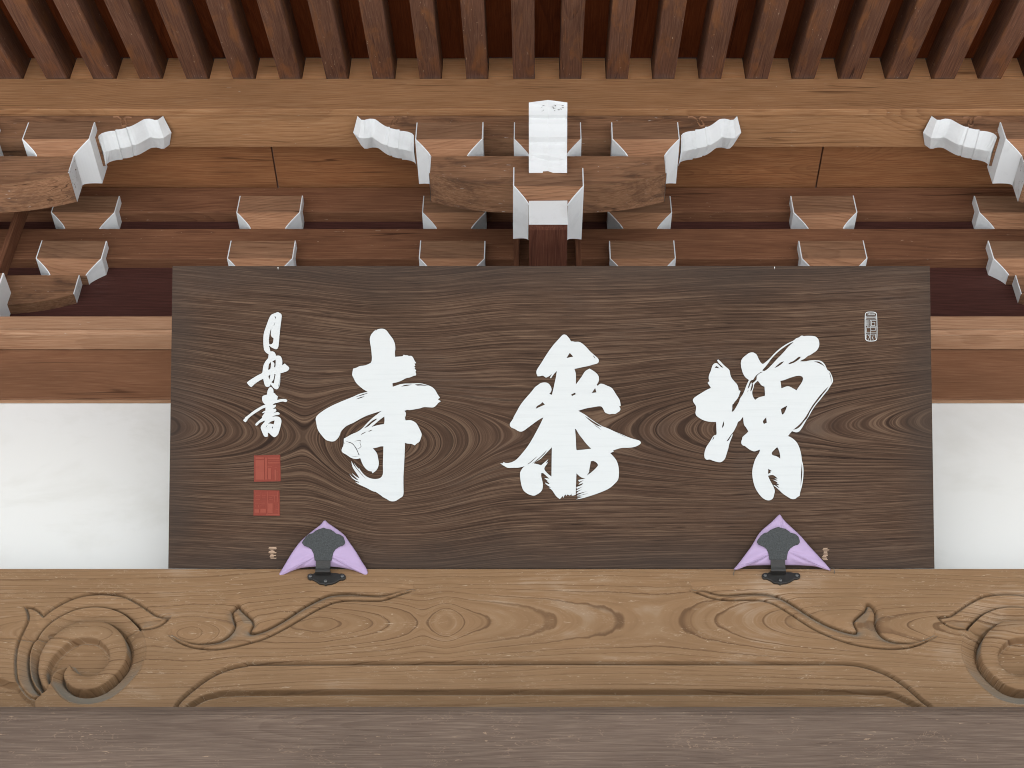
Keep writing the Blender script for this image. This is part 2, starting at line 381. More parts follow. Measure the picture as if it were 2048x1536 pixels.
def smooth_line(pts, n=6, closed=False):
    P = [np.array(p, float) for p in pts]
    out = []
    N = len(P)
    rng = range(N) if closed else range(N - 1)
    for i in rng:
        p1, p2 = P[i], P[(i + 1) % N]
        p0 = P[i - 1] if (closed or i > 0) else 2 * p1 - p2
        p3 = P[(i + 2) % N] if (closed or i + 2 < N) else 2 * p2 - p1
        for k in range(n):
            t = k / n
            out.append(0.5 * ((2 * p1) + (p2 - p0) * t + (2 * p0 - 5 * p1 + 4 * p2 - p3) * t * t + (3 * p1 - p0 - 3 * p2 + p3) * t ** 3))
    if not closed: out.append(P[-1])
    return np.array(out)

# ------------------------------------------------------------------ main dimensions (metres, camera at eye height above the courtyard)
BAY = 1.755
X0 = 0.0377                        # centre line of the middle bracket set
YF0, YF1 = 2.8235, 2.9325          # arms of the outer bracket plane
YW0, YW1 = 3.1445, 3.2535          # beams of the wall plane
XL, XR = -2.6, 2.6
BW, BD, BH = 0.1, 0.085, 0.1235    # bearing block half width, half depth, height

# ================================================================== SETTING
ground = meshobj("ground", [(-250, -250, -1.6), (250, -250, -1.6), (250, 250, -1.6), (-250, 250, -1.6)], [(0, 1, 2, 3)], M['gravel'])
tag(ground, kind='structure')

# ------------------------------------------------------------------ eaves: rafters, boards between them, filler boards
SL = math.atan(0.401)
ZR = 3.8415                        # rafter underside over the purlin's front edge
eaves = empty("roof_eaves", (X0, 2.795, ZR), "dark wooden eaves with a row of parallel sloping rafters above the long purlin", "roof")
RS, RW, RDEP = 0.1455, 0.0335, 0.106
ca, sa = math.cos(SL), math.sin(SL)
me_r = None
nr = 15
for k in range(-nr, nr):
    xc = X0 + (k + 0.5) * RS
    if me_r is None:
        L0, L1 = -2.75, 0.16
        v = [(-RW, L0, 0), (RW, L0, 0), (RW, L1, 0), (-RW, L1, 0), (-RW, L0, RDEP), (RW, L0, RDEP), (RW, L1, RDEP), (-RW, L1, RDEP)]
        o = meshobj("rafter", v, BOXF, M['rafter'], eaves)
        me_r = o.data
        proto_r = o
    else:
        o = proto_r.copy()
        COL.objects.link(o)
        o.parent = eaves
    o.location = (xc - X0, 0, 0.002 * random.random())
    o.rotation_euler = (SL, 0, 0)
    if k == -nr:
        b = o.modifiers.new("edge", 'BEVEL'); b.width = 0.0025; b.segments = 1
for k in range(-nr, nr + 1):
    xc = k * RS
    half = RS / 2 - RW + 0.004
    v = [(-half, -2.75, RDEP), (half, -2.75, RDEP), (half, 0.05, RDEP), (-half, 0.05, RDEP),
         (-half, -2.75, RDEP + .018), (half, -2.75, RDEP + .018), (half, 0.05, RDEP + .018), (-half, 0.05, RDEP + .018)]
    if k == -nr:
        pb = meshobj("roof_board", v, BOXF, M['roofboard'], eaves); o = pb
    else:
        o = pb.copy(); COL.objects.link(o); o.parent = eaves
    o.location = (xc, 0, random.uniform(-0.002, 0.002)); o.rotation_euler = (SL, 0, 0)
    hf = RS / 2 - RW - 0.001
    if k == -nr:
        v = [(-hf, 0.016, 0.0), (hf, 0.016, 0.0), (hf, 0.034, 0.0), (-hf, 0.034, 0.0), (-hf, 0.016, 0.128), (hf, 0.016, 0.128), (hf, 0.034, 0.128), (-hf, 0.034, 0.128)]
        fb = meshobj("filler_board", v, BOXF, M['filler'], eaves); o = fb
    else:
        o = fb.copy(); COL.objects.link(o); o.parent = eaves
    o.location = (xc, random.uniform(-0.002, 0.002), 0)
deck = meshobj("roof_deck", [(x, y, z) for z in (0.128, 0.16) for (x, y) in ((-6, -2.8), (6, -2.8), (6, 2.2), (-6, 2.2))], BOXF, M['deck'], eaves)
deck.rotation_euler = (SL, 0, 0)

# ------------------------------------------------------------------ eave purlin
zt, zb = 3.8395, 3.6845
YP0, YP1 = 2.795, 2.948
purlin = prism("eave_purlin", [(YP0, zt), (YP0, zb + 0.0015), (YP0 + 0.002, zb), (YP0 + 0.0245, zb - 0.0005), (YP0 + 0.0255, zb + 0.0045), (YP1 - 0.004, zb + 0.005), (YP1, zb + 0.009), (YP1, zt)], XL, XR, M['purlin'], bev=0.0015)
tag(purlin, "long light brown purlin running right across under the rafters", "beam")

# ------------------------------------------------------------------ soffit boards behind the purlin
ys0, ys1, zs = YP1 - 0.004, YW0 + 0.02, 3.742
soff = empty("soffit", (X0, 3.04, zs), "reddish brown soffit of long boards between purlin and wall beam", "ceiling")
j1 = (547 - PCX) / ppm(3.04, zs); j2 = (1641.5 - PCX) / ppm(3.04, zs)
for a, b in ((XL, j1 - 0.0022), (j1 + 0.0022, j2 - 0.0022), (j2 + 0.0022, XR)):
    box("soffit_board", a, b, ys0, ys1, zs, zs + 0.02, M['soffit'], soff, bev=0.001)

# ------------------------------------------------------------------ wall plane beams and boards
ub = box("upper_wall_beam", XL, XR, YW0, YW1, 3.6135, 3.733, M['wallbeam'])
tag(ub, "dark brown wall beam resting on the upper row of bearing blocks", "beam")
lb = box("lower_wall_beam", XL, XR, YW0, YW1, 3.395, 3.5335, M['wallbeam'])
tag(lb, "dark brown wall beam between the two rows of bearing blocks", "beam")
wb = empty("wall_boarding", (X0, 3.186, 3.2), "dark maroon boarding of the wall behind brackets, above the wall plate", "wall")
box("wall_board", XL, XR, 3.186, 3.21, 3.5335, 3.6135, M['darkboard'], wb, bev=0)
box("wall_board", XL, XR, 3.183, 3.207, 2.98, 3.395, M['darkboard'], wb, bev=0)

# ------------------------------------------------------------------ wall plate, tie beam, plaster wall
pl = prism("wall_plate", [(3.05, 3.0485), (3.05, 2.9985), (3.0535, 3.0045), (3.0568, 2.9965), (3.067, 2.9915), (3.0685, 2.9965), (3.0702, 2.9905), (3.1235, 2.988), (3.1235, 3.01), (3.36, 3.01), (3.36, 3.0485)], XL, XR, M['plate'], bev=0)
tag(pl, "pale brown grooved wall plate with white bracket feet standing on it", "beam")
tb = prism("tie_beam", [(3.128, 3.008), (3.128, 2.8005), (3.22, 2.8005), (3.22, 3.008)], XL, XR, M['tie'], bev=0.0015)
tag(tb, "broad brown tie beam directly above the white plaster wall", "beam")
tr = box("lit_chamfer", XL, XR, 3.1305, 3.142, 2.7955, 2.7995, M['plate'], bev=0)  # tie beam's lower chamfer; light from below put in as paler wood
tag(tr, "thin chamfer under the broad tie beam, coloured pale as if lit from below", "trim")
pw = box("plaster_wall", XL, XR, 3.1435, 3.22, 2.13, 2.7985, M['plaster'], bev=0)
tag(pw, "white plaster wall showing on both sides of the name board", "wall")

# ------------------------------------------------------------------ bearing blocks
def block_mesh():
    zb_ = 0.0435
    n = 7
    lev = []
    rx, ry = 0.0445, 0.030
    for k in range(n + 1):
        t = k / n
        z = zb_ * (1 - t)
        q = 1 - (1 - t) ** 1.4
        lev.append((BW - rx * q, BD - ry * q, z))
    lev = [(BW, BD, BH)] + lev
    v = []; f = []
    for hx, hy, z in lev:
        v += [(-hx, -hy, z), (hx, -hy, z), (hx, hy, z), (-hx, hy, z)]
    for k in range(len(lev) - 1):
        for i in range(4):
            j = (i + 1) % 4
            f.append((k * 4 + i, (k + 1) * 4 + i, (k + 1) * 4 + j, k * 4 + j))
    f.append((0, 1, 2, 3)); e = (len(lev) - 1) * 4
    f.append((e + 3, e + 2, e + 1, e))
    return v, f, lev
BV, BF, BLEV = block_mesh()
def side_mesh(sgn):
    d = 0.0009; w = 0.0024
    v = []; f = []
    for hx, hy, z in BLEV:
        x = sgn * (hx + d)
        v += [(sgn * (hx - w), -(hy + d), z), (x, -(hy + d), z), (x, hy + d, z), (sgn * (hx - w), hy + d, z)]
    for k in range(len(BLEV) - 1):
        for i in range(3):
            f.append((k * 4 + i, k * 4 + i + 1, (k + 1) * 4 + i + 1, (k + 1) * 4 + i))
    return v, f
proto_block = None
def bearing_block(xc, yc, zbase, label, group, sc=(1, 1, 1), worn=False):
    global proto_block
    if proto_block is None:
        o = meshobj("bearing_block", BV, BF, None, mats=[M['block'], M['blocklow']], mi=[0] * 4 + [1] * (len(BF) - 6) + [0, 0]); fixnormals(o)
        kids = []
        for s in (-1, 1):
            v, f = side_mesh(s)
            p = meshobj("painted_side", v, f, M['white'], o); fixnormals(p)
            kids.append(p)
        proto_block = (o, kids)
    else:
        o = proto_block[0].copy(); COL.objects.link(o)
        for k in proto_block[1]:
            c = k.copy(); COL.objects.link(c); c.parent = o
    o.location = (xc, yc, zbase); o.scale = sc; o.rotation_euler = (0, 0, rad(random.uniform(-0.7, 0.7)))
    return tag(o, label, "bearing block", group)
YWC, YFC = YW0 + 0.0545, YF0 + 0.0545
ZD, ZE, ZFR = 3.655 - BH, 3.4425 - BH, 3.6165 - BH
lab_D = ["block on the upper wall row half hidden under the curved arm at the left edge",
         "white-sided block on the upper wall row, standing free left of the middle bracket",
         "white-sided block on the upper wall row, tucked behind the middle arm's left curve",
         "white-sided block on the upper wall row, tucked behind the middle arm's right curve",
         "white-sided block on the upper wall row, standing free right of the middle bracket",
         "dark-fronted block on the upper wall row, cut by the photo's right edge"]
lab_E = ["brown block on the lower wall row, standing on the short arm at the left edge",
         "brown block on the lower wall row, above the name board's signature end",
         "brown block on the lower wall row, above the board just left of the centre arm",
         "brown block on the lower wall row, above the board just right of the centre arm",
         "brown block on the lower wall row, above the name board's right-hand character",
         "brown block on the lower wall row, at the right edge on the short arm"]
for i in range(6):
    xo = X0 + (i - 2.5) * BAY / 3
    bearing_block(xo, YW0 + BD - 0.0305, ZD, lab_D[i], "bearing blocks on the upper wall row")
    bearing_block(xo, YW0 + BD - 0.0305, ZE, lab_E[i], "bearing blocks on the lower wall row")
lab_F = [(-BAY, "block showing only a white sliver at the left edge beneath the purlin"),
         (-BAY + BAY / 6, "large white-sided block under the purlin at the left, on the left curved arm"),
         (-BAY / 6, "block under the purlin on the left end of the middle curved arm"),
         (0.0, "block under the purlin hidden behind the centre white carved nose"),
         (BAY / 6, "block under the purlin on the right end of the middle curved arm"),
         (BAY - BAY / 6, "white-sided block under the purlin at the right edge, on the right curved arm")]
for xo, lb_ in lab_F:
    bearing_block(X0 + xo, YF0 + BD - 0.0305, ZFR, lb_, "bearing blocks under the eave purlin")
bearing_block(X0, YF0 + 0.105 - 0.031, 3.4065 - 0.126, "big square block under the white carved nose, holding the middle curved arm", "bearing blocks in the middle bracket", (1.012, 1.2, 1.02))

# ------------------------------------------------------------------ curved bracket arms
def arm_mesh(name, hl, ztop, zbot, y0, y1, rise, run, mat, xc, whole=(True, True), worn='whiteworn', hidden_ext=0.0):
    """Straight-topped arm whose underside sweeps up to both ends; painted end grain."""
    xs = [-hl + 2 * hl * k / 72 for k in range(73)]
    bot = []
    for x in xs:
        d = (abs(x) - (hl - run)) / run
        bot.append(zbot + (rise * (d ** 1.9) if d > 0 else 0.0))
    v = []; f = []
    for x, z in zip(xs, bot):
        v += [(x, y0, ztop), (x, y0, z), (x, y1, z), (x, y1, ztop)]
    for k in range(len(xs) - 1):
        for i in range(4):
            j = (i + 1) % 4
            f.append((k * 4 + i, k * 4 + j, (k + 1) * 4 + j, (k + 1) * 4 + i))
    f.append((0, 1, 2, 3)); e = (len(xs) - 1) * 4
    f.append((e + 3, e + 2, e + 1, e))
    o = meshobj(name, [(p[0] + xc, p[1], p[2]) for p in v], f, mat, loc=(xc, (y0 + y1) / 2, zbot))
    fixnormals(o)
    d, w = 0.001, 0.0022
    for s, yes in zip((-1, 1), whole):
        if not yes: continue
        ze = bot[0]
        x = xc + s * (hl + d)
        vv = [(xc + s * (hl - w), y0 - d, ztop), (x, y0 - d, ztop), (x, y1 + d, ztop), (xc + s * (hl - w), y0 - d, ze - d), (x, y0 - d, ze - d), (x, y1 + d, ze - d)]
        p = meshobj("painted_end", vv, [(0, 1, 4, 3), (1, 2, 5, 4)], M[worn], o, loc=(xc, (y0 + y1) / 2, zbot))
        p.location = (0, 0, 0)
        fixnormals(p)
    return o
fa = arm_mesh("bracket_arm", 0.348, 3.4945, 3.366, YF0, YF1, 0.050, 0.23, M['arm'], X0)
tag(fa, "long brown curved arm crossing the middle bracket under the white carved nose", "bracket arm", "curved arms of the outer brackets")
fl = arm_mesh("bracket_arm", 0.348, 3.4945, 3.366, YF0, YF1, 0.050, 0.23, M['arm'], X0 - BAY)
tag(fl, "brown curved arm with grey-white end grain at the upper left edge", "bracket arm", "curved arms of the outer brackets")
fr = arm_mesh("bracket_arm", 0.348, 3.4945, 3.366, YF0, YF1, 0.050, 0.23, M['arm'], X0 + BAY)
tag(fr, "brown curved arm just entering the photo at the upper right edge", "bracket arm", "curved arms of the outer brackets")
wl = arm_mesh("wall_bracket_arm", 0.3275, 3.3205, 3.193, YW0, YW1, 0.045, 0.2, M['arm'], X0 - BAY)
tag(wl, "short curved arm at the left edge below the lower row of blocks", "bracket arm", "curved arms on the wall plate")
wr = arm_mesh("wall_bracket_arm", 0.3275, 3.3205, 3.193, YW0, YW1, 0.045, 0.2, M['arm'], X0 + BAY)
tag(wr, "short curved arm at the right edge below the lower row of blocks", "bracket arm", "curved arms on the wall plate")

# base block (only its white flank shows at the left edge)
xb = X0 - BAY
bbk = meshobj("base_block", [(x * 1.36, y * 1.6, z * 1.75) for x, y, z in BV], BF, M['block'], loc=(0, 0, 0)); fixnormals(bbk)
v, f = side_mesh(1)
bs = meshobj("painted_side", [(x * 1.36, y * 1.6, z * 1.75) for x, y, z in v], f, M['white'], bbk)
bbk.location = (xb, YW0 + 0.055, 3.2435 - BH * 1.75)
tag(bbk, "large base block on the wall plate showing its white flank at the left edge", "bearing block")

# ------------------------------------------------------------------ arm under the purlin with white carved cloud ends
def c6(x, y): return 1808 + x * 240 / 2048, 200 + y * 180 / 1536
carve_px = [(462, 250), (480, 282), (560, 338), (618, 352), (650, 330), (700, 320), (750, 322), (800, 332), (850, 358), (900, 388), (950, 415), (1000, 440), (1050, 458), (1098, 470), (1108, 478), (1160, 490), (1220, 503), (1285, 516), (1294, 526), (1370, 530), (1450, 545), (1520, 568), (1570, 605), (1585, 640)]
carve = []
for p in carve_px:
    x, z = XZ(*c6(*p), YF0)
    if p in ((618, 352), (1098, 470), (1285, 516)): z += 0.003
    carve.append((x - (X0 + BAY), min(z, 3.6885)))
def purlin_arm(xc, label):
    yk = (YF0 + YF1) / 2
    ztop = 3.6895
    zfl = carve[-1][1] - 0.004
    prof = list(carve)
    n = len(prof)
    off = []
    for i in range(n):
        a, b = prof[max(0, i - 2)], prof[min(n - 1, i + 2)]
        tx, tz = b[0] - a[0], b[1] - a[1]
        l = math.hypot(tx, tz) or 1
        nx, nz = tz / l, -tx / l             # points out of the wood
        k = 0.021 * min(1.0, (n - 1 - i) / 2.0 + 0.15)
        off.append((prof[i][0] + nx * k, prof[i][1] + nz * k))
    # body
    line = prof + [(-0.34, zfl), (0.34, zfl)] + [(-x, z) for x, z in reversed(prof)]
    N = len(line)
    v = [(x, YF0, z) for x, z in line] + [(x, YF1, z) for x, z in line]
    v += [(line[0][0] + 0.002, YF0, ztop), (line[-1][0] - 0.002, YF0, ztop), (line[0][0] + 0.002, YF1, ztop), (line[-1][0] - 0.002, YF1, ztop)]
    f = [tuple([2 * N] + list(range(N)) + [2 * N + 1]), tuple([2 * N + 2] + list(range(N, 2 * N)) + [2 * N + 3])[::-1],
         (2 * N, 2 * N + 1, 2 * N + 3, 2 * N + 2)]
    for i in range(n - 1, N - n):
        f.append((i, N + i, N + i + 1, i + 1))
    o = meshobj("purlin_arm", [(p[0] + xc, p[1], p[2]) for p in v], f, M['arm'], loc=(xc, yk, zfl)); fixnormals(o)
    tag(o, label, "bracket arm", "carved arms under the purlin")
    for s in (1, -1):
        vv = []; ff = []
        for i in range(n):
            vv += [(s * prof[i][0], YF0 - 0.0012, prof[i][1] - 0.0012), (s * off[i][0], yk, off[i][1]), (s * prof[i][0], YF1 + 0.001, prof[i][1] - 0.0012)]
        for i in range(n - 1):
            for j in range(2):
                q = (3 * i + j, 3 * i + j + 1, 3 * i + j + 4, 3 * i + j + 3)
                ff.append(q if s < 0 else q[::-1])
        p = meshobj("carved_end", [(a[0] + xc, a[1], a[2]) for a in vv], ff, M['white'], o, loc=(xc, yk, zfl)); p.location = (0, 0, 0)
        fixnormals(p)
        # scrolled groove cut on the face, edged by two fine lips
        gp = smooth_line([(1320, 290), (1240, 285), (1190, 320), (1180, 380), (1165, 440), (1110, 430), (1100, 370), (1130, 320), (1085, 290), (1000, 300)], 5)
        pts = []
        for q in gp:
            x, z = XZ(*c6(*q), YF0)
            pts.append((s * (x - (X0 + BAY)), z))
        vv = []; ff = []
        for i in range(len(pts)):
            a, b = pts[max(0, i - 1)], pts[min(len(pts) - 1, i + 1)]
            tx, tz = b[0] - a[0], b[1] - a[1]; l = math.hypot(tx, tz) or 1
            for w_, y_ in ((-0.003, 0.0), (0, -0.0028), (0.003, 0.0)):
                vv.append((pts[i][0] - tz / l * w_, YF0 + y_, pts[i][1] + tx / l * w_))
        for i in range(len(pts) - 1):
            for j in range(2): ff.append((3 * i + j, 3 * i + j + 1, 3 * i + j + 4, 3 * i + j + 3))
        p = meshobj("carved_scroll", [(a[0] + xc, a[1], a[2]) for a in vv], ff, M['arm'], o, loc=(xc, yk, zfl)); p.location = (0, 0, 0)
    return o
purlin_arm(X0, "dark arm under the purlin between the two inner white carved ends, middle bracket")
purlin_arm(X0 - BAY, "dark arm under the purlin with white carved end at upper left")
purlin_arm(X0 + BAY, "dark arm under the purlin with white carved end at upper right")

# ------------------------------------------------------------------ projecting arm and carved nose of the middle bracket
hw = 0.0545
pa = prism("projecting_arm", [(2.826, 3.30), (2.826, 3.1925), (2.84, 3.186), (2.9, 3.184), (3.2, 3.184), (3.2, 3.30)], X0 - hw, X0 + hw, M['proj'], bev=0.0012)
tag(pa, "dark arm projecting from the wall above the board, with white square nose", "bracket arm")
ne = meshobj("painted_end", [(X0 + s * (hw + 0.001), 2.8245, z) for z in (3.1905, 3.30) for s in (-1, 1)], [(0, 1, 3, 2)], M['whiteflake'], pa)
ne.location = -Vector(pa.location)

nose_v = [(205, 2.632), (213, 2.64), (222, 2.652), (231, 2.669), (236, 2.677), (248, 2.688), (262, 2.705), (275, 2.721), (284, 2.734), (288, 2.737), (297, 2.748), (306, 2.757), (310, 2.759), (322, 2.772), (335, 2.783), (346, 2.789)]
bul = {1: -.002, 2: -.004, 3: .003, 4: -.004, 5: .003, 6: .006, 7: .005, 8: .0, 9: -.004, 10: .004, 11: .0, 12: -.003, 13: .005, 14: .004}
prof = []
for i, (vv_, y) in enumerate(nose_v):
    d = bul.get(i, 0.0)
    prof.append((y - d * 0.7, Zat(vv_, y) - d * 0.5))
v = []; f = []
n = len(prof)
for i, (y, z) in enumerate(prof):
    k = 0.020 if i < n - 3 else 0.020 * (n - 1 - i) / 3 - 0.008
    v += [(-hw - .001, y, z), (0, y - 0.6 * k, z - 0.8 * k + (0.012 if i == 0 else 0)), (hw + .001, y, z)]
for i in range(n - 1):
    for j in range(2): f.append((3 * i + j, 3 * i + j + 1, 3 * i + j + 4, 3 * i + j + 3))
nose = empty("carved_nose", (X0, 2.79, 3.42), "white carved nose with ribbed folds pointing out over the middle bracket", "carved beam end")
cn = meshobj("painted_face", [(x + X0, y, z) for x, y, z in v], f, M['whiteflake'], nose, loc=(X0, 2.79, 3.42)); fixnormals(cn)
rq = random.Random(11)
for k in range(16):
    t = rq.uniform(0.6, 2.7); i0 = int(t); fr_ = t - i0
    xx = rq.uniform(0.012, 0.040) if k < 12 else rq.uniform(-0.02, -0.008)
    def on(tt, x_):
        i_ = int(tt); q = tt - i_
        y_ = prof[i_][0] * (1 - q) + prof[i_ + 1][0] * q; z_ = prof[i_][1] * (1 - q) + prof[i_ + 1][1] * q
        kk = 0.020 * (1 - abs(x_) / hw)
        return (X0 + x_, y_ - 0.6 * kk - 0.0016, z_ - 0.8 * kk - 0.0012)
    w_, h_ = rq.uniform(0.002, 0.006), rq.uniform(0.06, 0.12)
    sk = rq.uniform(-0.12, 0.12)
    meshobj("peeled_paint", [on(t, xx), on(min(t + sk, 2.9), xx + w_), on(min(t + sk + h_, 2.95), xx + w_ * 0.8), on(min(t + h_, 2.95), xx - 0.0006)], [(0, 1, 2, 3)], M['thread'], nose, loc=(X0, 2.79, 3.42))
# wooden stock behind the painted face
line = [(y + 0.006, z + 0.007) for y, z in prof[:-2]] + [(2.80, 3.366), (3.0, 3.366), (3.0, 3.52), (2.72, 3.52)]
prism("nose_stock", line, X0 - hw, X0 + hw, M['arm'], nose, bev=0)

# narrow posts beside the projecting arms
for xo, lb_ in ((-0.094, "narrow brown post just left of the projecting centre arm"), (0.094, "narrow brown post just right of the projecting centre arm"), (-BAY + 0.1, "narrow brown post slanting into the photo at left edge, below the curved arm")):
    p = box("narrow_post", X0 + xo - 0.0085, X0 + xo + 0.0085, 3.085, 3.1425, 3.05, 3.62, M['post'], bev=0.0015)
    tag(p, lb_, "post", "narrow posts beside the bracket arms")

# ================================================================== CARVED RAINBOW BEAM
YH = 3.03
HZ0, HZ1 = 1.70, 2.149
HXL, HXR = -1.43, 1.34
def pdist(px, py, line):
    d = np.full(px.shape, 1e9)
    for a, b in zip(line[:-1], line[1:]):
        vx, vy = b - a
        l2 = vx * vx + vy * vy + 1e-9
        t = np.clip(((px - a[0]) * vx + (py - a[1]) * vy) / l2, 0, 1)
        d = np.minimum(d, (px - a[0] - t * vx) ** 2 + (py - a[1] - t * vy) ** 2)
    return np.sqrt(d)
def inside(px, py, poly):
    r = np.zeros(px.shape, bool)
    n = len(poly)
    for i in range(n):
        x1, y1 = poly[i]; x2, y2 = poly[(i + 1) % n]
        if y1 == y2: continue
        c = ((y1 > py) != (y2 > py)) & (px < (x2 - x1) * (py - y1) / (y2 - y1) + x1)
        r ^= c
    return r
nx, nz = 1750, 500
gx = np.linspace(HXL, HXR, nx); gz = np.linspace(HZ0, HZ1, nz)
GX, GZ = np.meshgrid(gx, gz)
U, V = project_np(GX, np.full_like(GX, YH), GZ)
Hh = np.zeros_like(GX)             # relief in metres, negative = cut in
def reg(pts, ox, oy, s, n=6, closed=False): return smooth_line([(ox + x * s, oy + y * s) for x, y in pts], n, closed)
PXM = 0.00122                      # metres per photo pixel on the beam face
def carve_spiral(u, v):
    s, ox, oy = 360 / 2048, 0, 1160
    A = reg([(400, 1345), (460, 1290), (390, 1190), (340, 1080), (322, 950), (330, 820), (370, 710), (410, 660), (480, 560), (600, 450), (760, 360), (900, 310), (1080, 290), (1250, 310), (1400, 370), (1500, 450), (1590, 550), (1640, 660), (1660, 780), (1640, 900), (1590, 1030), (1500, 1140), (1390, 1250), (1250, 1350), (1100, 1400), (950, 1415), (800, 1390), (690, 1320), (610, 1220), (570, 1140), (590, 1060), (640, 1010), (700, 980), (790, 965)], ox, oy, s)
    Bc = reg([(520, 1250), (480, 1200), (430, 1070), (430, 940), (460, 820), (530, 700), (600, 640), (720, 540), (880, 470), (1050, 450), (1200, 470), (1320, 540), (1410, 640), (1450, 760), (1440, 890), (1390, 990), (1290, 1100), (1170, 1190), (1050, 1240), (930, 1250), (820, 1220), (740, 1150), (715, 1080), (740, 1020), (790, 965)], ox, oy, s)
    Cc = reg([(560, 1190), (530, 1080), (560, 950), (620, 850), (700, 770), (800, 690), (900, 655), (1020, 650), (1120, 680), (1200, 750), (1240, 830), (1230, 930), (1180, 1000), (1100, 1060), (1000, 1085), (900, 1060), (840, 1020), (800, 965)], ox, oy, s)
    At = reg([(790, 965), (700, 980), (640, 1010), (590, 1060), (570, 1140), (560, 1190)], ox, oy, s)
    S1 = reg([(400, 1345), (310, 1300), (240, 1220), (190, 1120), (175, 1000), (175, 880), (190, 760), (220, 660), (260, 570), (305, 480), (320, 400), (290, 300)], ox, oy, s)
    S2 = reg([(290, 300), (370, 310), (440, 350), (490, 400)], ox, oy, s)
    S3 = reg([(490, 400), (560, 340), (700, 255), (850, 190), (1000, 155), (1200, 148), (1400, 175), (1560, 250), (1680, 330), (1780, 395), (1880, 415), (1935, 408)], ox, oy, s)
    S4 = reg([(1935, 408), (1880, 470), (1800, 520), (1700, 548), (1600, 552)], ox, oy, s)
    S0 = np.vstack([S1, S2, S3, S4])
    h = np.zeros_like(u)
    m = (u > -5) & (u < 350) & (v > 1175) & (v < 1425)
    uu, vv = u[m], v[m]
    hh = np.zeros_like(uu)
    i_end = np.argmin(((A - np.array([ox + 1590 * s, oy + 550 * s])) ** 2).sum(1))
    poly_m = np.vstack([S0, A[:i_end + 1][::-1]])
    poly_g = np.vstack([A, Bc[::-1]])
    poly_h = np.vstack([Cc, At])
    dA, dB, dC, dS = pdist(uu, vv, A), pdist(uu, vv, Bc), pdist(uu, vv, np.vstack([Cc, At])), pdist(uu, vv, S0)
    im, ig, ih = inside(uu, vv, poly_m), inside(uu, vv, poly_g), inside(uu, vv, poly_h)
    t = dS / (dS + dA + 1e-6)
    hh = np.where(im, -0.0085 * t ** 1.4 - 0.001, hh)
    t = dA / (dA + dB + 1e-6)
    g_ = -0.0145 * np.sin(np.clip(t, 0, 1) * 1.9) / 0.95
    hh = np.where(ig, np.where(t > 0.8, g_, -0.0145 * t ** 0.75) , hh)
    ib = ~(im | ig | ih) & inside(uu, vv, np.vstack([Bc, Cc[::-1]]))
    t = dB / (dB + dC + 1e-6)
    hh = np.where(ib, 0.0035 * np.sin(np.pi * np.clip(t, 0, 1)) ** 0.7 - 0.0015, hh)
    hh = np.where(ih, -0.015 * np.clip(dC / 7.0, 0, 1) ** 0.6, hh)
    hh -= 0.0075 * np.exp(-(dS / 1.7) ** 2)
    hh = np.where(im, hh - 0.010 * np.exp(-((dA - 1.2) / 2.0) ** 2), hh)
    hh = np.where(ig, hh - 0.009 * np.exp(-((dB - 0.8) / 1.9) ** 2) - 0.003 * np.exp(-(dA / 1.2) ** 2), hh)
    hh = np.where(ih, hh - 0.006 * np.exp(-((dC - 2.0) / 1.9) ** 2), hh)
    for ck in ([(-60, 660), (220, 665), (410, 655), (590, 650), (860, 685)], [(1400, 588), (1500, 570), (1590, 545), (1640, 552)]):
        hh -= 0.0035 * np.exp(-(pdist(uu, vv, reg(ck, ox, oy, s)) / 1.0) ** 2)
    h[m] = hh
    return h
def carve_vine(u, v, Lp, Up, ox, oy, s):
    Lo, Uo = reg(Lp, ox, oy, s), reg(Up, ox, oy, s)
    poly = np.vstack([Lo, Uo[::-1]])
    h = np.zeros_like(u)
    lo, hi = poly.min(0) - 25, poly.max(0) + 25
    m = (u > lo[0]) & (u < hi[0]) & (v > lo[1]) & (v < hi[1])
    uu, vv = u[m], v[m]
    dL, dU = pdist(uu, vv, Lo), pdist(uu, vv, Uo)
    ins = inside(uu, vv, poly)
    t = dU / (dU + dL + 1e-6)
    wid = np.clip((dU + dL) / 16.0, 0.15, 1)
    hin = -0.0075 * wid * (1 - t) ** 1.6 + 0.0015 * wid * np.sin(np.pi * t) - 0.0075 * wid * np.exp(-((dU - 1.0) / 1.8) ** 2)
    above = ~ins & (dU < dL)
    hout = -0.0045 * np.clip(1 - dU / 15.0, 0, 1) ** 1.5 * np.clip(wid * 3, 0, 1)
    hl = -0.0085 * np.exp(-((dL - 0.8) / 1.7) ** 2) * np.clip(wid * 2, 0, 1)
    hh = np.where(ins, hin, np.where(above, hout, hl))
    h[m] = hh
    return h
s_ = 520 / 2048
Hh += carve_spiral(U, V)
Hh += carve_spiral(2215.5 - U, V)
Hh += carve_vine(U, V, [(80, 430), (150, 480), (250, 520), (380, 537), (520, 530), (680, 495), (830, 450), (980, 375), (1100, 305), (1230, 230), (1370, 170), (1500, 152), (1650, 155), (1760, 150), (1880, 110), (2000, 70)],
                 [(80, 430), (180, 465), (280, 487), (380, 480), (480, 455), (550, 400), (580, 340), (565, 280), (560, 230), (590, 200), (615, 178), (640, 210), (690, 255), (730, 300), (738, 340), (715, 400), (800, 385), (900, 340), (1000, 280), (1120, 200), (1250, 130), (1350, 95), (1500, 90), (1680, 105), (1800, 100), (1900, 75), (2000, 70)], 320, 1160, s_)
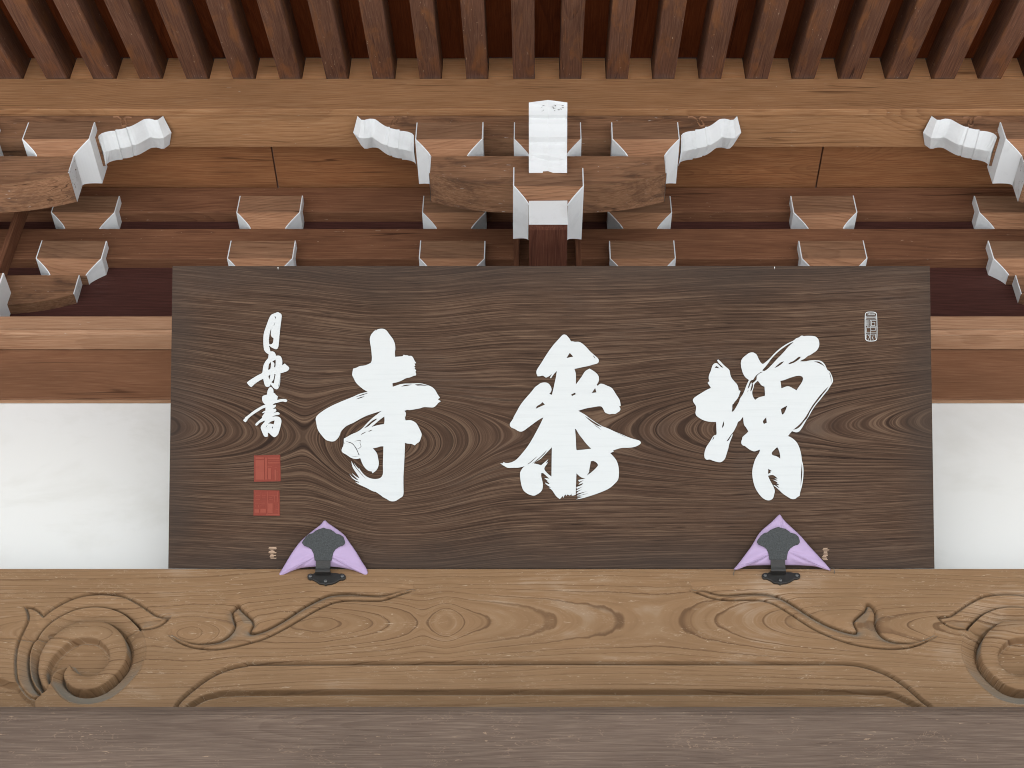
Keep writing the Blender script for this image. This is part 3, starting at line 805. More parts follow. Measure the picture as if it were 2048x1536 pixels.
Hh += carve_vine(U, V, [(10, 75), (80, 100), (180, 135), (300, 150), (450, 147), (580, 155), (680, 190), (780, 250), (900, 330), (1000, 390), (1150, 455), (1300, 500), (1450, 525), (1600, 533), (1740, 520), (1850, 480), (1935, 435)],
                 [(10, 75), (110, 70), (200, 95), (300, 103), (420, 92), (540, 88), (650, 100), (740, 130), (850, 195), (950, 260), (1080, 330), (1200, 375), (1310, 395), (1295, 340), (1290, 300), (1330, 260), (1380, 215), (1400, 168), (1440, 185), (1470, 230), (1475, 280), (1470, 320), (1490, 380), (1530, 430), (1600, 465), (1700, 480), (1800, 475), (1935, 435)], 1380, 1160, s_)
def P_(x, y, right=False): return ((1380 if right else 320) + x * s_, 1160 + y * s_)
l1 = smooth_line([P_(40, 1130), P_(125, 990), P_(160, 940), P_(260, 850), P_(400, 750), P_(540, 690), P_(680, 660), P_(800, 651), (800, 1324.5), (1100, 1324), (1400, 1324.5), P_(900, 648, 1), P_(1150, 648, 1), P_(1250, 652, 1), P_(1350, 665, 1), P_(1500, 710, 1), P_(1620, 770, 1), P_(1730, 850, 1), P_(1830, 940, 1), P_(1905, 1000, 1), P_(2000, 1130, 1)], 5)
l2 = smooth_line([P_(80, 1130), P_(205, 990), P_(260, 950), P_(330, 910), P_(420, 885), P_(600, 868), (700, 1378.5), (1100, 1378), (1500, 1378), P_(1100, 859, 1), P_(1480, 862, 1), P_(1600, 880, 1), P_(1700, 920, 1), P_(1830, 995, 1), P_(1960, 1130, 1)], 5)
m = V > 1290
uu, vv = U[m], V[m]
d1, d2 = pdist(uu, vv, l1), pdist(uu, vv, l2)
b1 = inside(uu, vv, np.vstack([l1, [[1900, 1600], [320, 1600]]]))
b2 = inside(uu, vv, np.vstack([l2, [[1890, 1600], [330, 1600]]]))
hh = np.where(b1, -0.004, 0.0) * np.clip(d1 / 6, 0, 1) - 0.0105 * np.exp(-(d1 / 2.1) ** 2)
hh = hh + np.where(b2, -0.004 * np.clip(d2 / 3, 0, 1) - 0.0004 * np.clip(d2, 0, 40), 0.0) - 0.0115 * np.exp(-(d2 / 2.3) ** 2)
Hh[m] += hh
# recess beyond each spiral
for Um in (U, 2215.5 - U):
    rp = reg([(-200, 1100), (0, 1110), (100, 1150), (205, 1168), (235, 1225), (300, 1300), (390, 1350), (398, 1460), (380, 1700), (-200, 1700)], 0, 1160, 360 / 2048, 1)
    mm = (Um < 90) & (V > 1330)
    uu, vv = Um[mm], V[mm]
    ins = inside(uu, vv, rp)
    Hh[mm] += np.where(ins, -0.012 * np.clip(pdist(uu, vv, rp[:8]) / 8, 0, 1) ** .7, 0)
# ring field of the beam
def curve_np(pts, xs, sig=18):
    p = np.array(pts, float)
    t = np.arange(-200, 2300, 1.0)
    y = np.interp(t, p[:, 0], p[:, 1])
    k = np.exp(-0.5 * (np.arange(-3 * sig, 3 * sig + 1) / sig) ** 2); k /= k.sum()
    y = np.convolve(np.pad(y, 3 * sig, mode='edge'), k, 'valid')
    return np.interp(xs, t, y)
def smooth_noise(xs, ys, sx, sy, seed):
    r = np.random.RandomState(seed)
    T = r.rand(64, 64)
    a, b = xs / sx + 20, ys / sy + 20
    ia, ib = np.floor(a).astype(int), np.floor(b).astype(int)
    fa_, fb_ = a - ia, b - ib
    fa_ = fa_ * fa_ * (3 - 2 * fa_); fb_ = fb_ * fb_ * (3 - 2 * fb_)
    g_ = lambda i, j: T[i % 64, j % 64]
    return (g_(ia, ib) * (1 - fa_) + g_(ia + 1, ib) * fa_) * (1 - fb_) + (g_(ia, ib + 1) * (1 - fa_) + g_(ia + 1, ib + 1) * fa_) * fb_ - 0.5
def ring_beam(u, v, h):
    d = curve_np([(-200, 4), (0, 5), (110, 3.0), (200, 2.6), (270, 4.2), (330, 3.6), (385, 2.6), (455, 4.6), (540, 3.6), (640, 2.4), (745, 4.2), (800, 5.3), (846, 6.6), (893, 5.1), (930, 6.4), (985, 7.1), (1060, 7.8), (1150, 8.6), (1320, 9.6), (1350, 9.3), (1450, 8.0), (1515, 7.0), (1590, 6.0), (1700, 5.2), (1780, 4.7), (1840, 3.8), (1900, 2.8), (1960, 2.2), (2048, 1.6), (2300, 4)], u, 9)
    c = curve_np([(-200, 1262), (100, 1268), (400, 1265), (640, 1248), (893, 1247), (1150, 1240), (1330, 1241), (1500, 1243), (1800, 1252), (2048, 1262), (2300, 1262)], u, 40)
    dv = (v - c) + 7 * smooth_noise(u, v, 300, 60, 3)
    d = 6 + (d - 6) * np.exp(-(dv / 75.0) ** 2)
    return np.sqrt((dv * 0.125) ** 2 + (d + 0.8 - h * 4) ** 2)
Hh *= 1.9
for _ in range(2):
    Pd = np.pad(Hh, 1, mode='edge')
    Hh = 0.4 * Hh + 0.22 * (Pd[:-2, 1:-1] + Pd[2:, 1:-1]) + 0.08 * (Pd[1:-1, :-2] + Pd[1:-1, 2:])
ring = ring_beam(U, V, Hh)
dust = np.clip(-np.gradient(Hh, gz, axis=0) * 1.6, 0, 1) * np.clip(-Hh / 0.006, 0, 1)
verts = np.stack([GX, YH - Hh, GZ], -1).reshape(-1, 3)
idx = np.arange(nx * nz).reshape(nz, nx)
quads = np.stack([idx[:-1, :-1], idx[:-1, 1:], idx[1:, 1:], idx[1:, :-1]], -1).reshape(-1, 4)
YHB = 3.30
nb = len(verts)
back = np.stack([GX[-1], np.full(nx, YHB), GZ[-1]], -1)
backb = np.stack([GX[0], np.full(nx, YHB), GZ[0]], -1)
topq = np.stack([idx[-1, :-1], idx[-1, 1:], nb + np.arange(1, nx), nb + np.arange(nx - 1)], -1)
botq = np.stack([idx[0, 1:], idx[0, :-1], nb + nx + np.arange(nx - 1), nb + nx + np.arange(1, nx)], -1)
allv = np.vstack([verts, back, backb]); allq = np.vstack([quads, topq, botq])
hb_loc = np.array([X0, YH, HZ1])
me = bpy.data.meshes.new("carved_beam")
me.from_pydata([], [], [])
me.vertices.add(len(allv)); me.vertices.foreach_set('co', (allv - hb_loc).astype(np.float32).ravel())
me.loops.add(len(allq) * 4); me.loops.foreach_set('vertex_index', allq.astype(np.int32).ravel())
me.polygons.add(len(allq)); me.polygons.foreach_set('loop_start', np.arange(0, len(allq) * 4, 4, dtype=np.int32))
me.polygons.foreach_set('loop_total', np.full(len(allq), 4, np.int32))
sm = np.ones(len(allq), bool); sm[len(quads):] = False
me.update(calc_edges=True)
me.polygons.foreach_set('use_smooth', sm)
at = me.attributes.new('ring', 'FLOAT', 'POINT')
at.data.foreach_set('value', np.concatenate([ring.ravel(), ring[-1] + 3, ring[0] + 3]).astype(np.float32))
at = me.attributes.new('dust', 'FLOAT', 'POINT')
at.data.foreach_set('value', np.concatenate([dust.ravel(), dust[-1] * 0, dust[0] * 0]).astype(np.float32))
me.materials.append(M['rainbow'])
hb = bpy.data.objects.new("carved_beam", me); hb.location = hb_loc
link(hb)
tag(hb, "thick pale beam under the name board, carved with spirals and leafy vines", "beam")

for xa, xe in ((XL, HXL - 0.0005), (HXR + 0.0005, XR)):
    e_ = box("beam_end", xa, xe, YH + 0.001, YHB, HZ0, HZ1 - 0.001, M['tie'], hb, bev=0)
# ------------------------------------------------------------------ lower weathered beam
lowb = prism("lower_beam", [(2.952, 1.7195), (2.9425, 1.7), (2.9435, 1.696), (2.94, 1.6935), (2.94, 1.44), (3.2, 1.44), (3.2, 1.7195)], XL, XR, M['low'], bev=0.0015)
tag(lowb, "scuffed purplish grey beam along the bottom of the photo", "beam")

# ================================================================== NAME BOARD
Yb, Zb = 3.035, 2.1535
vb = PCY - FPX * ((Zb * math.cos(PITCH) - Yb * math.sin(PITCH)) / (Yb * math.cos(PITCH) + Zb * math.sin(PITCH)))
zb_c = Yb * math.cos(PITCH) + Zb * math.sin(PITCH)
zt_c = zb_c * 1533.0 / 1515.0
rt = ray(PCX, 532.0)
Ttop = rt * zt_c
up = Vector((0, Ttop.y - Yb, Ttop.z - Zb))
BHT = up.length; up.normalize()
nrm = Vector((1, 0, 0)).cross(up)           # faces the courtyard
if nrm.y > 0: nrm = -nrm
bxl = (336.5 - PCX) * zb_c / FPX; bxr = (1869 - PCX) * zb_c / FPX
BWD = bxr - bxl
bcen = Vector(((bxl + bxr) / 2, Yb, Zb)) + up * (BHT / 2)
Rm = Matrix((Vector((1, 0, 0)), up, nrm)).transposed()
if Rm.determinant() < 0: raise RuntimeError("board frame")
board = bpy.data.objects.new("name_board", None)
def to_board(u, v, off=0.0):
    """Point of the photograph brought to board coordinates (x right, y up the board, z towards the yard)."""
    r = ray(u, v)
    o = bcen + nrm * off
    t = o.dot(nrm) / r.dot(nrm)
    d = r * t - bcen
    return d.x, d.dot(up), d.dot(nrm)
def board_px(x, y):
    w = np.stack([np.full_like(x, bcen.x) + x, bcen.y + y * up.y, bcen.z + y * up.z], 0)
    return project_np(w[0], w[1], w[2])
nbx, nby = 420, 170
bx = np.linspace(-BWD / 2, BWD / 2, nbx); by = np.linspace(-BHT / 2, BHT / 2, nby)
BX, BY = np.meshgrid(bx, by)
bu, bv = board_px(BX, BY)
def ring_board(u, v):
    d = curve_np([(-200, 9), (335, 8), (400, 10), (470, 12.5), (560, 15.4), (610, 17.2), (650, 15.2), (690, 10.5), (745, 4.5), (800, 6.5), (850, 9.5), (900, 12.8), (960, 16.2), (1010, 17.4), (1100, 17.9), (1180, 18.1), (1250, 17.4), (1300, 16.2), (1350, 15), (1410, 13.6), (1470, 12.4), (1520, 12.6), (1570, 13.3), (1630, 12.7), (1690, 11.4), (1760, 10.3), (1820, 9.1), (1870, 7.6), (2300, 4)], u, 14)
    c = curve_np([(-200, 850), (336, 848), (480, 862), (620, 872), (745, 893), (880, 892), (1010, 872), (1200, 866), (1400, 862), (1600, 858), (1870, 842), (2300, 842)], u, 30)
    dv = v - c + 9 * smooth_noise(u, v, 300, 120, 5) + 3 * smooth_noise(u, v, 110, 40, 8)
    k = np.where(dv < 0, 0.15, 0.165)
    d = 15 + (d - 15) * np.exp(-(dv / 150.0) ** 2)
    return np.sqrt((dv * k) ** 2 + d ** 2)
bring = ring_board(bu, bv)
TB = 0.042
verts = np.stack([BX, BY, np.zeros_like(BX)], -1).reshape(-1, 3)
idx = np.arange(nbx * nby).reshape(nby, nbx)
quads = [tuple(q) for q in np.stack([idx[:-1, :-1], idx[:-1, 1:], idx[1:, 1:], idx[1:, :-1]], -1).reshape(-1, 4).tolist()]
loop = list(idx[0, :]) + list(idx[1:, -1]) + list(idx[-1, -2::-1]) + list(idx[-2:0:-1, 0])
nv = len(verts)
bk = verts[loop].copy(); bk[:, 2] = -TB
L = len(loop)
for i in range(L):
    j = (i + 1) % L
    quads.append((int(loop[j]), int(loop[i]), nv + i, nv + j))
quads.append(tuple(nv + i for i in range(L))[::-1])
allv = np.vstack([verts, bk])
me = bpy.data.meshes.new("name_board")
me.from_pydata(allv.tolist(), [], quads)
at = me.attributes.new('ring', 'FLOAT', 'POINT')
at.data.foreach_set('value', np.concatenate([bring.ravel(), bring.ravel()[loop] + 2.5]).astype(np.float32))
me.materials.append(M['board'])
board = bpy.data.objects.new("name_board", me)
board.matrix_world = Matrix.Translation(bcen) @ Rm.to_4x4()
link(board)
tag(board, "large dark brown name board with bold white brush characters, leaning forward", "name board")

def flat(name, contours, z0, z1, mat, parent=board, label=None):
    """Flat plate from outer outline and holes (board coordinates)."""
    cu = bpy.data.curves.new("outline", 'CURVE')
    cu.dimensions = '2D'; cu.fill_mode = 'BOTH'; cu.extrude = (z1 - z0) / 2
    for c in contours:
        sp = cu.splines.new('POLY'); sp.points.add(len(c) - 1)
        for i, (x, y) in enumerate(c): sp.points[i].co = (x, y, 0, 1)
        sp.use_cyclic_u = True
    tmp = bpy.data.objects.new("outline", cu)
    COL.objects.link(tmp)
    dg = bpy.context.evaluated_depsgraph_get()
    me_ = bpy.data.meshes.new_from_object(tmp.evaluated_get(dg))
    bpy.data.objects.remove(tmp); bpy.data.curves.remove(cu)
    me_.name = name
    me_.materials.clear(); me_.materials.append(mat)
    o = bpy.data.objects.new(name, me_)
    o.location = (0, 0, (z0 + z1) / 2)
    link(o, parent)
    if label: o['label'] = label
    return o
def soften(pts, it=1):
    """Round off the hand-measured outline a little but keep sharp brush tips."""
    P = [np.array(p, float) for p in pts]
    for _ in range(it):
        out = []
        n = len(P)
        for i in range(n):
            a, b, c = P[i - 1], P[i], P[(i + 1) % n]
            u1, u2 = b - a, c - b
            l1_, l2_ = np.hypot(*u1), np.hypot(*u2)
            cosv = float(u1 @ u2 / (l1_ * l2_ + 1e-9))
            if cosv < 0.55 or min(l1_, l2_) < 1.0: out.append(b)
            else:
                out.append(b - u1 * 0.25); out.append(b + u2 * 0.25)
        P = out
    return P
def glyph(name, parts, zlift=0.0, mat=None):
    cs = []
    for pts in parts:
        q = soften(pts, 2)
        cs.append([to_board(p[0], p[1])[:2] for p in q])
    return flat(name, cs, -0.003, 0.0034 + zlift, mat or M['letter'])
def R(ox, oy, s):
    return lambda *xy: [(ox + xy[i] * s, oy + xy[i + 1] * s) for i in range(0, len(xy), 2)]
sa_ = 170 / 1451
A1, A2, A3, A4 = R(1370, 660, sa_), R(1510, 660, sa_), R(1370, 830, sa_), R(1490, 830, sa_)
charA = [
 A1(545,515, 565,505, 600,535, 640,580, 680,620, 740,665, 762,700, 768,760, 790,820, 850,890, 895,940, 910,1000, 915,1045, 930,1030, 945,1045, 930,1085, 912,1140, 880,1190, 840,1235, 825,1265, 808,1270, 803,1310, 805,1340, 795,1400, 830,1385, 880,1300, 925,1220, 935,1170, 985,1105, 1020,1020, 1050,940, 1075,880, 1090,855, 1040,820, 1000,770, 970,690, 950,600, 955,520, 990,470, 1040,430, 1090,390, 1155,380, 1190,398, 1225,425, 1250,490, 1290,560, 1320,580)
 + A2(140,580, 250,490, 300,430, 360,370, 430,310, 500,260, 580,215, 660,180, 700,140, 750,130, 770,105, 800,95, 830,108, 870,100, 1000,103, 1050,125, 1085,170, 1095,230, 1090,290, 1050,355, 990,395, 930,435, 900,440, 850,490, 790,515, 765,535, 850,540, 930,520, 1010,515, 1100,520, 1150,545, 1190,590, 1215,650, 1235,690, 1265,700, 1300,760, 1325,830, 1330,880, 1300,930, 1280,960, 1240,1030, 1170,1110, 1110,1190, 1040,1270, 990,1340, 940,1430, 900,1500)
 + A4(1050,75, 1010,150, 960,235, 920,285, 880,298, 840,290, 800,275, 770,310, 730,360, 790,385, 870,450, 910,520, 940,600, 960,700, 968,790, 985,830, 995,920, 993,1050, 980,1150, 965,1230, 945,1290, 935,1330, 930,1380, 890,1400, 860,1430, 810,1440, 760,1420, 700,1380, 640,1340, 600,1300, 560,1262, 480,1195, 500,1193, 560,1240, 585,1240, 530,1190, 580,1200, 570,1180, 530,1160, 555,1160, 540,1140, 470,1105, 545,1120, 555,1112, 500,1085, 555,1085, 520,1050, 470,1018, 388,1037, 420,1110, 460,1180, 490,1240, 508,1300, 495,1350, 485,1400, 460,1440, 410,1460, 350,1450, 290,1410, 230,1340, 180,1260, 150,1180, 130,1090, 120,1000, 125,920, 145,840, 170,760, 210,690, 245,640, 255,590, 200,610, 155,625, 90,600, 40,565)
 + A3(1024,530, 985,520, 960,495, 958,440, 975,420, 975,380, 1000,355, 1050,315, 1080,280, 1045,220, 1005,170, 995,100, 990,30, 975,45, 940,100, 900,115, 885,170, 850,240, 820,295, 780,340, 740,400, 705,450, 740,440, 780,370, 805,325, 812,345, 780,420, 750,500, 740,560, 720,620, 700,690, 680,750, 640,790, 600,810, 540,800, 470,780, 420,755, 370,768, 335,740, 325,690, 335,620, 360,550, 400,490, 440,430, 460,390, 490,350, 530,340, 540,325, 535,240, 530,120, 480,120, 400,115, 310,90, 240,50, 190,10)
 + A1(175,1420, 185,1360, 190,1300, 160,1260, 130,1210, 140,1170, 190,1130, 280,1075, 370,1020, 440,990, 420,950, 385,905, 395,885, 415,880, 400,820, 410,760, 440,700, 455,640, 475,590, 510,565, 545,568, 580,600, 620,640, 655,645, 620,610, 570,560),
 A1(535,615, 505,645, 590,655),
 A2(660,205, 600,225, 500,290, 420,350, 330,430, 255,520, 200,600, 120,690, 150,705, 200,680, 280,600, 370,500, 480,390, 570,280),
 A1(1305,712, 1255,740, 1210,778, 1180,815, 1165,850, 1115,862, 1095,910, 1075,970, 1065,1000, 1090,990, 1115,920, 1130,895, 1140,930, 1120,1000, 1112,1050, 1130,1040, 1158,980, 1160,930, 1148,915, 1213,858, 1222,830, 1220,790, 1268,742, 1330,716),
 A1(1240,868, 1175,925, 1170,980, 1138,1065, 1160,1150, 1195,1195, 1250,1150, 1360,1125, 1365,1100, 1355,970, 1300,945, 1260,890),
 A1(1075,1020, 1060,1070, 1080,1040),
 A2(490,535, 440,550, 390,590, 330,645, 360,640, 430,600, 480,555),
 A2(770,455, 740,460, 680,510, 640,540, 600,550, 560,585, 610,580, 680,550, 740,510, 775,475),
 A2(430,870, 500,855, 600,815, 700,785, 770,780, 810,800, 820,840, 800,890, 760,950, 705,1030, 650,1000, 590,965, 540,960, 480,985, 445,995, 440,930),
 A2(440,1350, 480,1325, 550,1290, 520,1370, 490,1430, 460,1445, 445,1400),
 A4(360,40, 310,90, 300,120, 320,155, 370,130, 365,90),
 A4(545,550, 510,580, 460,630, 450,660, 470,690, 530,700, 600,745, 598,680, 580,610, 560,565),
 A4(395,915, 390,1005, 435,985, 430,965, 455,955, 420,935),
 A3(660,105, 640,150, 625,230, 660,190, 665,150),
 A3(500,365, 475,390, 465,430, 490,405),
 A2(1000,540, 1080,535, 1140,570, 1200,640, 1150,600, 1080,565),
 A2(1250,705, 1285,760, 1303,840, 1298,905, 1290,830, 1270,750),
 A2(1260,960, 1200,1010, 1120,1100, 1040,1200, 960,1310, 900,1420, 850,1500) + A4(950,140, 880,205, 820,250, 885,240, 950,190, 1010,100) + A2(895,1500, 935,1400, 1005,1290, 1085,1190, 1145,1110, 1200,1045),
 A4(965,820, 975,900, 975,1030, 960,1130, 945,1220, 950,1100, 955,950),
]
sb_ = 160 / 1365
B1, B2, B3, B4 = R(1000, 660, sb_), R(1130, 660, sb_), R(1000, 830, sb_), R(1130, 830, sb_)
charB = [
 B1(1085,75, 1130,85, 1165,125, 1190,155, 1210,195, 1240,195)
 + B2(170,205, 240,200, 300,235, 370,300, 430,370, 500,430, 560,480, 578,520, 570,560, 530,580, 480,590, 450,600, 400,615, 300,635, 160,665, 175,710, 187,760, 185,930, 230,870, 290,790, 340,700, 420,660, 480,695, 540,740, 575,790, 580,840, 570,890, 540,935, 555,955, 575,935, 600,915, 650,920, 700,945, 790,980, 830,1030, 870,1100, 920,1170, 940,1220, 950,1295, 925,1305, 950,1350, 930,1390, 890,1410, 860,1435, 800,1430, 760,1440, 720,1425, 680,1410, 660,1360, 630,1310, 590,1298, 500,1315, 390,1330, 300,1355, 225,1380, 290,1415, 350,1450)
 + B4(400,40, 480,95, 560,150, 640,195, 700,215, 770,245, 840,280, 930,315, 1000,345, 1080,380, 1170,410, 1270,435, 1295,465, 1290,490, 1250,520, 1190,545, 1100,560, 960,560, 880,585, 820,605, 830,625, 770,650, 810,690, 870,760, 900,830, 920,920, 918,1070, 890,1130, 830,1190, 760,1250, 680,1290, 580,1330, 480,1365, 400,1390, 300,1420, 190,1440, 240,1415, 330,1390, 270,1400, 200,1405, 320,1378, 200,1392, 270,1372, 400,1338, 340,1345, 220,1378, 200,1370, 330,1318, 390,1300, 300,1318, 195,1345, 215,1310, 290,1268, 200,1300, 195,1285, 300,1223, 200,1260, 195,1230, 290,1195, 310,1160, 230,1190, 240,1165, 320,1110, 240,1140, 225,1110, 350,1080, 300,1075, 260,1055, 220,1020, 195,995, 190,1100, 182,1360)
 + B3(1240,1380, 1215,1365, 1235,1335, 1190,1375, 1150,1355, 1130,1385, 1120,1355, 1095,1375, 1085,1415, 1070,1380, 1045,1410, 1020,1435, 1000,1420, 960,1390, 920,1330, 880,1270, 830,1240, 868,1238, 780,1180, 765,1150, 830,1180, 845,1170, 790,1120, 830,1138, 755,1075, 840,1085, 790,1040, 740,990, 705,990, 700,1040, 720,1110, 735,1190, 725,1270, 690,1320, 640,1350, 590,1378, 530,1370, 460,1340, 400,1290, 370,1220, 350,1120, 340,1020, 345,970, 380,910, 420,872, 380,885, 310,900, 230,900, 130,905, 70,870, 5,825, 50,825, 60,800, 90,820, 150,820, 230,795, 300,745, 390,640, 470,540, 540,430, 600,320, 660,210, 710,110, 740,40, 680,70, 600,125, 500,200, 400,275, 350,288, 300,270, 250,235, 200,220, 170,190, 165,150, 200,100, 240,40)
 + B1(225,1500, 270,1420, 340,1290, 400,1210, 460,1140, 540,1050, 600,970, 650,940, 690,905, 760,893, 820,905, 860,950, 885,1010, 870,1060, 840,1090, 885,1108, 910,1010, 935,890, 955,800, 970,700, 920,750, 870,825, 850,815, 890,750, 840,790, 785,815, 730,775, 680,790, 640,790, 620,740, 622,690, 660,630, 720,540, 780,440, 840,350, 910,255, 980,180, 1050,100),
 B3(575,825, 600,800, 690,755, 740,700, 830,610, 885,550, 880,800, 878,1050, 830,1015, 780,965, 755,930, 760,890, 800,840, 820,800, 780,830, 825,755, 760,805, 700,860, 650,840, 615,833),
 B3(800,600, 740,660, 680,720, 600,788, 545,833, 640,775, 720,700, 770,650),
 B3(640,700, 590,740, 520,800, 465,842, 490,838, 560,780, 620,725),
 B1(1190,390, 1135,480, 1250,455), B2(475,435, 500,450, 520,490, 495,470), B1(1215,1100, 1280,1070, 1295,1095, 1225,1130),
 B2(515,990, 455,1075, 535,1065), B1(720,1230, 700,1260, 625,1300, 610,1345, 660,1320, 765,1275, 745,1250),
 B4(170,235, 190,245, 230,320, 300,410, 360,490, 445,575, 400,580, 330,590, 200,600, 190,580, 185,400),
 B4(480,780, 440,790, 430,850, 410,950, 415,970, 370,1035, 420,1000, 500,935, 550,880, 565,855, 540,810),
 B4(335,15, 400,80, 460,130, 540,180, 635,210, 570,165, 480,110, 400,55), B4(470,150, 540,200, 620,260, 560,200),
 B4(850,288, 960,335, 1060,385, 1000,362, 920,322),
]
C1, C2, C3, C4 = R(620, 650, sb_), R(740, 650, sb_), R(620, 820, sb_), R(740, 820, sb_)
charC = [
 C2(210,62, 260,75, 300,110, 330,160, 380,220, 410,270, 430,340, 435,410, 425,460, 430,545, 500,540, 560,535, 580,505, 600,520, 640,515, 660,530, 710,525, 740,560, 760,610, 790,650, 760,660, 775,690, 755,710, 775,730, 760,745, 790,775, 775,800, 790,830, 785,860, 740,870, 690,895, 610,908, 560,940, 480,975, 385,995, 388,1055, 450,1035, 520,1010, 600,1000, 700,1000, 850,992, 950,1015, 1050,1050, 1110,1100, 1150,1180, 1195,1240, 1160,1270, 1210,1300, 1165,1330, 1130,1375, 1085,1410, 1000,1405, 910,1400, 870,1420, 790,1435, 670,1455, 640,1445, 590,1465, 608,1490)
 + C4(615,60, 610,100, 595,130, 610,180, 660,172, 720,178, 790,220, 830,290, 860,350, 885,410, 880,450, 865,490, 845,545, 800,570, 765,605, 740,590, 690,575, 640,575, 598,560, 597,640, 590,800, 580,1000, 570,1130, 572,1300, 575,1440, 555,1480, 510,1505, 470,1535, 420,1560, 340,1555, 300,1525, 230,1490, 180,1450, 100,1395, 60,1390, 0,1360)
 + C3(960,1325, 880,1290, 820,1260, 770,1225, 838,1240, 840,1228, 790,1210, 730,1170, 700,1130, 675,1090, 720,1140, 790,1190, 828,1195, 800,1170, 740,1110, 715,1075, 770,1120, 820,1155, 850,1165, 800,1085, 760,1030, 730,980, 715,920, 708,870, 725,905, 760,960, 810,1020, 870,1090, 965,1190, 900,1110, 840,1040, 790,980, 750,905, 800,970, 840,1010, 835,985, 870,1040, 910,1090, 970,1140, 1040,1170, 1120,1180, 1200,1165, 1240,1120, 1250,1060, 1245,950, 1250,800, 1255,620, 1200,620, 1150,640, 1075,655, 1110,690, 1150,750, 1165,830, 1178,910, 1165,980, 1125,1040, 1065,1080, 1060,1050, 1000,1040, 950,1000, 900,930, 870,850, 860,820, 800,840, 740,830, 690,810, 620,760, 570,735, 540,705, 545,655, 570,620, 580,560, 580,490, 650,450, 720,410, 800,380, 880,330, 960,240, 1050,150, 1140,80, 1225,15, 1140,40, 1050,70, 960,100, 860,150, 760,210, 670,250, 610,280, 530,360, 510,430, 480,480, 430,530, 380,540, 320,530, 270,510, 220,455, 160,380, 125,310, 110,220, 95,130, 150,70)
 + C1(190,1490, 260,1440, 370,1380, 480,1330, 600,1280, 740,1225, 830,1180, 920,1155, 985,1140, 920,1105, 850,1050, 780,980, 750,910, 720,860, 725,810, 740,745, 800,730, 850,700, 930,695, 1000,670, 1050,640, 1060,580, 1055,500, 1045,400, 1030,320, 1020,240, 1040,170, 1090,110, 1130,80, 1122,106, 1155,72),
 C1(985,1160, 900,1180, 770,1230, 850,1215, 985,1168), C1(940,1215, 860,1230, 780,1270, 870,1250),
 C2(530,1052, 590,1022, 650,1018, 720,1018, 660,1035, 600,1045), C2(770,1015, 870,1008, 1000,1040, 870,1032, 800,1037),
 C3(1155,145, 1110,155, 1040,200, 980,260, 920,315, 1000,280, 1060,220, 1120,180), C3(1270,110, 1200,160, 1050,290, 1150,260, 1265,240, 1275,190),
 C3(970,370, 900,390, 865,430, 920,400), C3(1070,335, 1030,345, 990,375, 1040,360),
 C3(600,520, 640,540, 720,558, 770,612, 805,668, 832,740, 850,768, 832,770, 808,705, 765,625, 715,570, 640,548),
 C3(590,555, 580,572, 600,568), C3(690,788, 770,792, 850,785, 770,798),
 C3(755,540, 800,520, 870,518, 855,560, 880,620, 850,655, 800,665, 848,645, 872,618, 848,562, 862,526, 800,528),
]
sd_ = 110 / 1690
D1, D2, D3 = R(490, 615, sd_), R(480, 700, 120 / 1843), R(480, 785, 120 / 1843)
sig1 = [
 D1(1015,140, 1060,165, 1110,195, 1135,240, 1125,340, 1110,460, 1090,600, 1075,750, 1060,900, 1050,1050, 1035,1200, 1000,1270, 960,1290, 900,1270, 830,1235, 770,1195, 742,1165, 760,1240, 785,1350, 860,1350, 915,1375, 920,1400, 950,1440, 955,1480)
 + D2(1110,180, 1200,170, 1250,190, 1290,260, 1305,340, 1300,470, 1340,450, 1380,415, 1420,455, 1490,510, 1520,550, 1510,600, 1460,650, 1350,690, 1245,715, 1240,850, 1240,950, 1220,1080, 1190,1170, 1140,1215, 1080,1200, 1020,1150, 975,1090, 945,1045, 935,1100, 900,1125, 820,1140, 770,1090, 740,980, 720,885, 640,920, 530,990, 450,1050, 390,1110, 350,1140, 290,1100, 240,1040, 220,1000, 290,940, 400,870, 530,790, 640,735, 695,705, 705,620, 720,500, 770,380, 830,300, 880,240, 880,180, 890,140, 860,120, 800,80, 760,20)
 + D1(590,1300, 575,1180, 568,1000, 575,850, 600,740, 650,600, 700,460, 740,350, 790,250, 830,215, 890,190, 960,165),
 D1(915,265, 955,290, 948,360, 925,310), D1(930,455, 880,570, 905,550, 930,480),
 D1(810,640, 770,760, 745,900, 738,1000, 748,1130, 800,1140, 850,1110, 875,1060, 885,940, 830,915, 795,830, 810,720),
 D2(955,370, 900,420, 885,480, 870,605, 900,610, 945,580, 960,450), D2(1100,295, 1050,320, 990,370, 1040,380, 1065,420, 1050,530, 1090,535, 1105,420),
 D2(940,755, 875,800, 890,860, 905,915, 930,840), D2(1060,740, 1100,745, 1080,850, 1045,1030, 1000,1010, 965,990, 1020,940, 1055,850),
 D2(1222,900, 1205,1000, 1180,1130, 1200,1120, 1218,1000),
]
